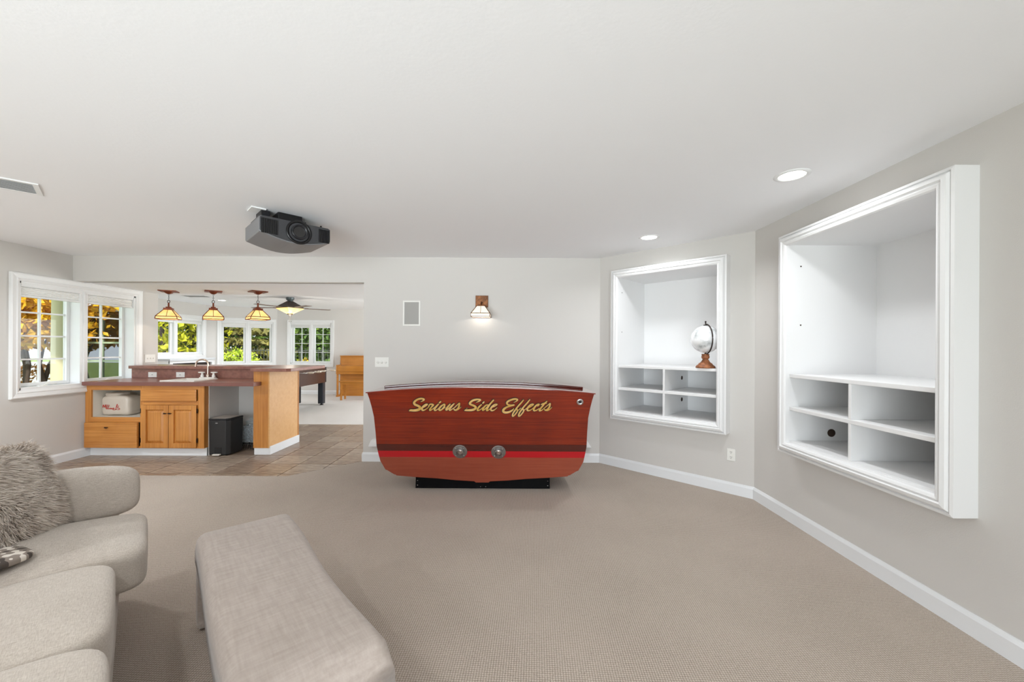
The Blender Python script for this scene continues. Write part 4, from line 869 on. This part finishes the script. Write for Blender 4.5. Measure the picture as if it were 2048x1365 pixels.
# fluffy pillow
FUR = mat('faux_fur', 'c2b5aa', .9, var=('efe6dc', 14, .35, .65)); FURB = mat('fur_base', '94867c', .95)
pil = thing('fluffy_pillow', 'shaggy grey-beige faux fur pillow leaning in the sofa corner', 'pillow', (-2.18, 1.73, .478), math.radians(10))
PM = RX(0) @ RY(math.radians(-19))
ph_, pw_, pt_ = .212, .262, .07   # half height, half width, half thickness : x thickness, y width, z height
def pil_pt(a, b, side):
    k = max(0., (1-abs(a)**3.2))**.5*max(0., (1-abs(b)**3.2))**.5
    return Vector((side*(pt_*k+.008), a*pw_*(1-.07*b*b), b*ph_*(1-.07*a*a)+ph_+.012))
vs_, fs_ = [], []; G = 16
for sd in (1, -1):
    o_ = len(vs_)
    for i in range(G+1):
        for j in range(G+1): vs_.append(tuple(PM @ pil_pt(-1+2*i/G, -1+2*j/G, sd)))
    for i in range(G):
        for j in range(G): fs_.append((o_+i*(G+1)+j, o_+(i+1)*(G+1)+j, o_+(i+1)*(G+1)+j+1, o_+i*(G+1)+j+1))
MB().add(vs_, fs_, True).build('pillow_body', FURB, pil)
fv, ff = [], []; rn = random.Random(9)
for k in range(26000):
    sd = 1 if rn.random() < .72 else -1; a, b_ = rn.uniform(-1, 1), rn.uniform(-1, 1)
    p = pil_pt(a, b_, sd); nrm = Vector((sd*.9, a*abs(a)**2*1.3, b_*abs(b_)**2*1.3+.0)); nrm.normalize()
    swirl = math.sin(3.1*a+1.7*b_+.7)*1.2+math.sin(5*b_-2*a)*.8
    d = (nrm*.55+Vector((0, math.sin(swirl)*.7, -.45+.4*math.cos(swirl)))+Vector([rn.uniform(-.35, .35) for _ in range(3)])).normalized()
    L_ = rn.uniform(.026, .058); sv = d.cross(Vector((rn.uniform(-1, 1), rn.uniform(-1, 1), rn.uniform(-1, 1)))).normalized()*.0017
    mid = p+d*L_*.55; tip = p+d*L_+Vector((0, 0, -.008)); q = len(fv)
    for pt3 in (p-sv, p+sv, mid+sv*.8, mid-sv*.8, tip): fv.append(tuple(PM @ pt3))
    ff += [(q, q+1, q+2, q+3), (q+3, q+2, q+4)]
me = bpy.data.meshes.new('fur'); me.from_pydata(fv, [], ff); me.materials.append(FUR); fu = bpy.data.objects.new('fur', me); C.objects.link(fu); fu.parent = pil; fu['kind'] = 'stuff'
# plaid throw
plm = bpy.data.materials.new('plaid'); plm.use_nodes = True; N = plm.node_tree.nodes; Lk = plm.node_tree.links; b = N['Principled BSDF']; b.inputs['Roughness'].default_value = .95
tc = N.new('ShaderNodeTexCoord'); prev = None
for d_, s_ in (('X', 3.2), ('Y', 3.2), ('X', 9.0), ('Y', 9.0)):
    wv = N.new('ShaderNodeTexWave'); wv.bands_direction = d_; wv.inputs['Scale'].default_value = s_; Lk.new(tc.outputs['Object'], wv.inputs['Vector'])
    if prev is None: prev = wv.outputs['Fac']
    else:
        m_ = N.new('ShaderNodeMath'); m_.operation = 'ADD'; Lk.new(prev, m_.inputs[0]); Lk.new(wv.outputs['Fac'], m_.inputs[1]); prev = m_.outputs[0]
r_ = N.new('ShaderNodeValToRGB'); r_.color_ramp.interpolation = 'CONSTANT'; e = r_.color_ramp.elements; e[0].position = 0; e[0].color = lin('4c443f'); e[1].position = .35; e[1].color = lin('8a7f76'); q = e.new(.62); q.color = lin('d8d0c6')
mm = N.new('ShaderNodeMath'); mm.operation = 'MULTIPLY'; mm.inputs[1].default_value = .25; Lk.new(prev, mm.inputs[0]); Lk.new(mm.outputs[0], r_.inputs[0]); Lk.new(r_.outputs[0], b.inputs['Base Color'])
thr = thing('plaid_throw', 'folded dark plaid throw lying on the first seat cushion', 'blanket', (-2.03, 1.44, .515), math.radians(68))
vs_, fs_ = cushion(.20, .10, .018, 4, 9, .008, .004, 55); MB().add([(x, y, z+.022) for x, y, z in vs_], fs_, True).build('folded_cloth', plm, thr)
# long bench ottoman
ot = thing('bench_ottoman', 'long taupe upholstered waterfall bench in the foreground', 'ottoman', (-1.555, 1.965, 0), math.radians(-48.5))  # local x along, -y... y forward
OL, OW, OH = 1.34, .405, .455
def ot_top():
    sec = []
    R3 = .045; n_ = 6
    for cx_, cz_, a0 in ((OW-R3, OH-R3, 0), (R3, OH-R3, PI/2)): sec += [(cx_+R3*math.cos(a0+PI/2*i/n_), cz_+R3*math.sin(a0+PI/2*i/n_)) for i in range(n_+1)]
    sec += [(0, OH-.15), (OW, OH-.15)]
    k = 24; vs_ = []
    for j in range(k+1):
        t = j/k; x = OL*t
        for y, z in sec:
            sag = .012*math.sin(PI*t)*math.sin(PI*y/OW) if z > OH-.05 else 0
            bul = .012*math.sin(PI*t*2.2+.5)*(1 if y > OW*.6 else .3)
            end = min(t, 1-t)*OL; dr_ = max(0, .05-end); drop = .05-math.sqrt(max(0, .05**2-dr_**2))
            vs_.append((x, y+bul, (z-drop if z > OH-.1 else z)+sag))
    n = len(sec); fs_ = [tuple(range(n)), tuple(range(k*n, (k+1)*n))[::-1]]
    for j in range(k):
        for i in range(n): fs_.append((j*n+i, j*n+(i+1) % n, (j+1)*n+(i+1) % n, (j+1)*n+i))
    return MB().add(vs_, fs_, True)
to = ot_top().build('cushioned_top', SUEDE, ot)
for a in (0, OL-.11): MB().box(a+.004, a+.106, .006, OW-.006, .012, OH-.145).build('end_leg', SUEDE, ot, .02, seg=3)
# ------------------------------------------------------------------ outdoors
slab('ground_1', [(-60, -20), (40, -20), (40, 60), (-60, 60)], -.4, -.25, mat('lawn', '5f7a2c', .9, var=('8a9a45', 3, .35, .65), bump=(40, .5)), 'green lawn outside the windows', 'lawn')
def foliage(blobs, n, size, seed, m, name, parent, flat=.5):
    rn = random.Random(seed); vs_, fs_ = [], []; tot = sum(b[3]*b[4]*b[5] for b in blobs)**1
    for bx, by, bz, rx, ry, rz in blobs:
        for k in range(int(n*rx*ry*rz/tot)+8):
            th = rn.uniform(0, 2*PI); u = rn.uniform(-1, 1); rr = rn.uniform(.55, 1)**.5*(.85+.3*rn.random()); s_ = math.sqrt(1-u*u)
            c = Vector((bx+rx*rr*s_*math.cos(th), by+ry*rr*s_*math.sin(th), bz+rz*rr*u))
            nn = Vector((rn.uniform(-1, 1), rn.uniform(-1, 1), rn.uniform(-flat, 1))).normalized(); a = nn.orthogonal().normalized(); a = Matrix.Rotation(rn.uniform(0, 6.28), 3, nn) @ a; b = nn.cross(a); sz = size*rn.uniform(.6, 1.3)
            q = len(vs_); vs_ += [tuple(c-a*sz), tuple(c+b*sz*.55+nn*sz*.12), tuple(c+a*sz), tuple(c-b*sz*.55+nn*sz*.12)]; fs_.append((q, q+1, q+2, q+3))
    me = bpy.data.meshes.new(name); me.from_pydata(vs_, [], fs_); me.materials.append(m); o = bpy.data.objects.new(name, me); C.objects.link(o); o.parent = parent; o['kind'] = 'stuff'
    return o
BARK = mat('bark', '4f4238', .9, bump=(20, .8))
YEL = leaf_mat('yellow_leaves', 'c98c06', 'efc01e', 5); YG = leaf_mat('yellow_green_leaves', '8f9a14', 'd8cf2a', 4); LIME = leaf_mat('lime_leaves', '8fb01c', 'd2dd46', 9)
GRN = leaf_mat('green_leaves', '4c721f', 'a0bc46', 3); DGRN = leaf_mat('dark_green_leaves', '3d6026', '76963f', 2.5); SPR = leaf_mat('spruce_needles', '5b5a26', '9c9448', 2.2); FLW = leaf_mat('flower_yellow', 'd8b21c', 'f2dc50', 9); RUST = leaf_mat('rust_leaves', '8a5a2a', 'b98a4a', 4)
GZ = -.25
def tree(name, label, x, y, h0, blobs, n, size, m, seed, trunk=.12, stems=1, cat='tree', group=None):
    t = thing(name, label, cat, (x, y, GZ), 0, group); rn = random.Random(seed)
    foliage(blobs, n, size, seed, m, 'foliage', t)
    for k in range(stems):
        a = rn.uniform(0, 6.28); top = rn.uniform(.2, .6)*stems**.5*.6 if stems > 1 else .05
        MB().tube([(.08*k*math.cos(a), .08*k*math.sin(a), 0), (.3*top*math.cos(a), .3*top*math.sin(a), h0*.5), (top*math.cos(a), top*math.sin(a), h0)], [trunk, trunk*.8, trunk*.45], 8).build('trunk' if stems == 1 else 'stem', BARK, t)
    return t
tree('maple_tree', 'multi-stemmed tree with bright yellow leaves outside the left window', -10.3, 8.6, 2.4, [(0, 0, 3.0, 1.7, 1.7, 1.15), (-.8, .3, 2.4, 1.0, 1, .6), (.5, -.4, 2.45, .7, .8, .55), (.0, .6, 2.2, .7, .8, .4), (-.3, -.5, 2.0, .9, .8, .45), (0, 0, 1.95, 1.25, 1.25, .45), (-1.2, -.6, 2.7, .9, .9, .8)], 11000, .085, YEL, 1, .045, 6)
for i, (x, y, l) in enumerate(((-12.6, 14.4, 'yellow-green autumn tree behind the edge-on window, nearest the wall end'), (-14.6, 18.2, 'olive autumn tree behind the edge-on window, further right'))):
    tree('autumn_tree', l, x, y, 2.5, [(0, 0, 2.3, 1.9, 1.9, 1.9), (.5, .6, 3.6, 1.6, 1.6, 1.2), (-.7, -.4, 1.3, 1.4, 1.4, 1.0)], 5200, .11, (YG, GRN)[i], 20+i, .14, group='trees outside the games room')
# spruce
sp_ = thing('spruce_tree', 'olive spruce with drooping layered branches behind the middle window', 'tree', (-11.6, 17.2, GZ))
bl = []
for k in range(9):
    r__ = 2.9*(1-k/10); 
    for q in range(10): a = q*.628+k*.3; bl.append((r__*.62*math.cos(a), r__*.62*math.sin(a), .55+.42*k, r__*.42, r__*.42, .12))
foliage(bl, 9000, .12, 5, SPR, 'foliage', sp_, .2); MB().tube([(0, 0, 0), (0, 0, 5)], [.16, .04], 8).build('trunk', BARK, sp_)
for i, (x, y, r__, h_, l, mt) in enumerate(((-9.35, 13.6, .78, 1.25, 'rounded lime green shrub at the left of the middle window', LIME), (-8.1, 14.3, .40, .95, 'smaller lime green shrub beside the metal fence', LIME), (-8.0, 15.6, .55, .9, 'shrub with yellow flowers below the far grid window', FLW))):
    tree('garden_shrub', l, x, y, .5, [(0, 0, h_*.62, r__, r__, h_*.62), (r__*.4, -.1, h_*.5, r__*.7, r__*.7, h_*.5)], 2600, .05, mt, 40+i, .02, 3, 'shrub')
for i, (x, y, mt, l) in enumerate(((-9.2, 18.0, GRN, 'green tree behind the metal fence'), (-7.6, 17.4, DGRN, 'dark green tree seen through the left half of the far grid window'), (-6.0, 17.0, GRN, 'leafy green tree seen through the right half of the far grid window'), (-16.8, 20, DGRN, 'dark green tree far behind the spruce'), (-4.2, 18, DGRN, 'dark green tree beyond the far wall'), (-13.2, 21, GRN, 'green tree filling the gap behind the spruce'))):
    tree('leafy_tree', l, x, y, 2.4, [(0, 0, 2.6, 1.5, 1.5, 1.6), (.4, .3, 1.2, 1.4, 1.4, 1.1), (-.4, .2, 4.0, 1.3, 1.3, 1.2), (.2, -.3, .6, 1.2, 1.2, .6)], 8000, .11, mt, 60+i, .14, group='trees outside the games room')
tree('rust_shrub', 'rust coloured shrub low behind the yellow tree', -12.6, 10.6, .4, [(0, 0, .55, 1.2, 1.0, .55)], 1500, .06, RUST, 81, .02, 3, 'shrub')
# metal fence
fc = thing('metal_fence', 'grey metal picket fence across the garden', 'fence', (-9, 15.0, GZ)); FM = mat('fence_metal', '5a5f58', .5, .3)
for zz in (.35, 1.45): box('rail', FM, -7.5, 3.4, -.015, .015, zz, zz+.035, fc)
pk = None
for i in range(91):
    x = -7.5+i*.12
    if pk is None: pk = box('picket', FM, -.009, .009, -.009, .009, .1, 1.55, fc); pk.location = (x, 0, 0)
    else: c_ = bpy.data.objects.new('picket', pk.data); C.objects.link(c_); c_.parent = fc; c_.location = (x, 0, 0)
for i in range(6): box('post', FM, -7.5+i*2.15-.03, -7.5+i*2.15+.03, -.03, .03, 0, 1.66, fc)
# porch column, white fence, porch screen, boulder
pc = thing('porch_column', 'round cream porch column outside the left window', 'column', (-6.90, 6.10, GZ))
CREAM = mat('cream_paint', 'd8cfae', .55)
MB().lathe([(.092, .18), (.095, .2), (.092, 1.5), (.082, 2.75)], 28, cap=True).build('shaft', CREAM, pc); MB().box(-.13, .13, -.13, .13, 0, .12).lathe([(.12, .12), (.125, .15), (.1, .19)], 24).build('base', CREAM, pc); MB().box(-.12, .12, -.12, .12, 2.78, 2.86).lathe([(.09, 2.72), (.11, 2.77)], 24).build('capital', CREAM, pc)
pp = thing('porch_post', 'slim pale post with dark trim behind the cream column', 'post', (-6.76, 6.10, GZ)); box('pale_face', mat('pale_green', 'c9d3c0', .5), -.06, .0, -.03, .03, 0, 2.86, pp); box('dark_face', mat('dark_trim', '3b382f', .6), .005, .07, -.03, .03, 0, 2.86, pp)
wf = thing('white_fence', 'white board fence far behind the yellow tree', 'fence', (-17, 13.6, GZ))
for i in range(14): box('board', mat('fence_white', 'c6cacc', .6), -3.5+i*.5, -3.5+i*.5+.47, -.02, .02, .05, 1.05, wf)
for zz in (.3, .8): box('rail', MATS['fence_white'], -3.5, 3.5, .02, .06, zz, zz+.08, wf)
ps = thing('porch_door', 'dark porch door with pale green grid frame outside the right sash', 'door', (-9.2, 9.0, GZ)); PG = mat('pale_green_frame', 'b9cbae', .5)
box('header', mat('porch_beam', 'a8a58e', .6), -.55, .55, -.06, .06, 2.38, 2.52, ps)
for a in (-.50, -.04, .40): box('frame_post', PG, a, a+.05, -.03, .03, .3, 2.38, ps)
for zz in (.3, .78, 1.25, 1.66): box('frame_rail', PG, -.45, .40, -.025, .025, zz, zz+.04, ps)
for a, b_ in ((-.45, -.04), (.01, .40)): box('pane', GLASSD, a, b_, -.004, .004, .34, 2.38, ps)
box('deck', mat('porch_deck', '5b4434', .7), -.9, .7, -1.2, .45, .0, .30, ps); box('inner_wall', mat('porch_wall', '4a4a3c', .8, var=('6b6a50', 3, .35, .65)), -.7, .6, .35, .45, .3, 2.5, ps)
rk = thing('garden_boulder', 'grey boulder at the foot of the yellow tree', 'rock', (-8.9, 7.5, GZ)); vs_, fs_ = cushion(.3, .25, .42, 2.4, 6, 0, .02, 77); MB().add([(x, y, z+.4) for x, y, z in vs_], fs_, True).build('stone', mat('stone_grey', '8b9094', .85, bump=(12, .6)), rk)
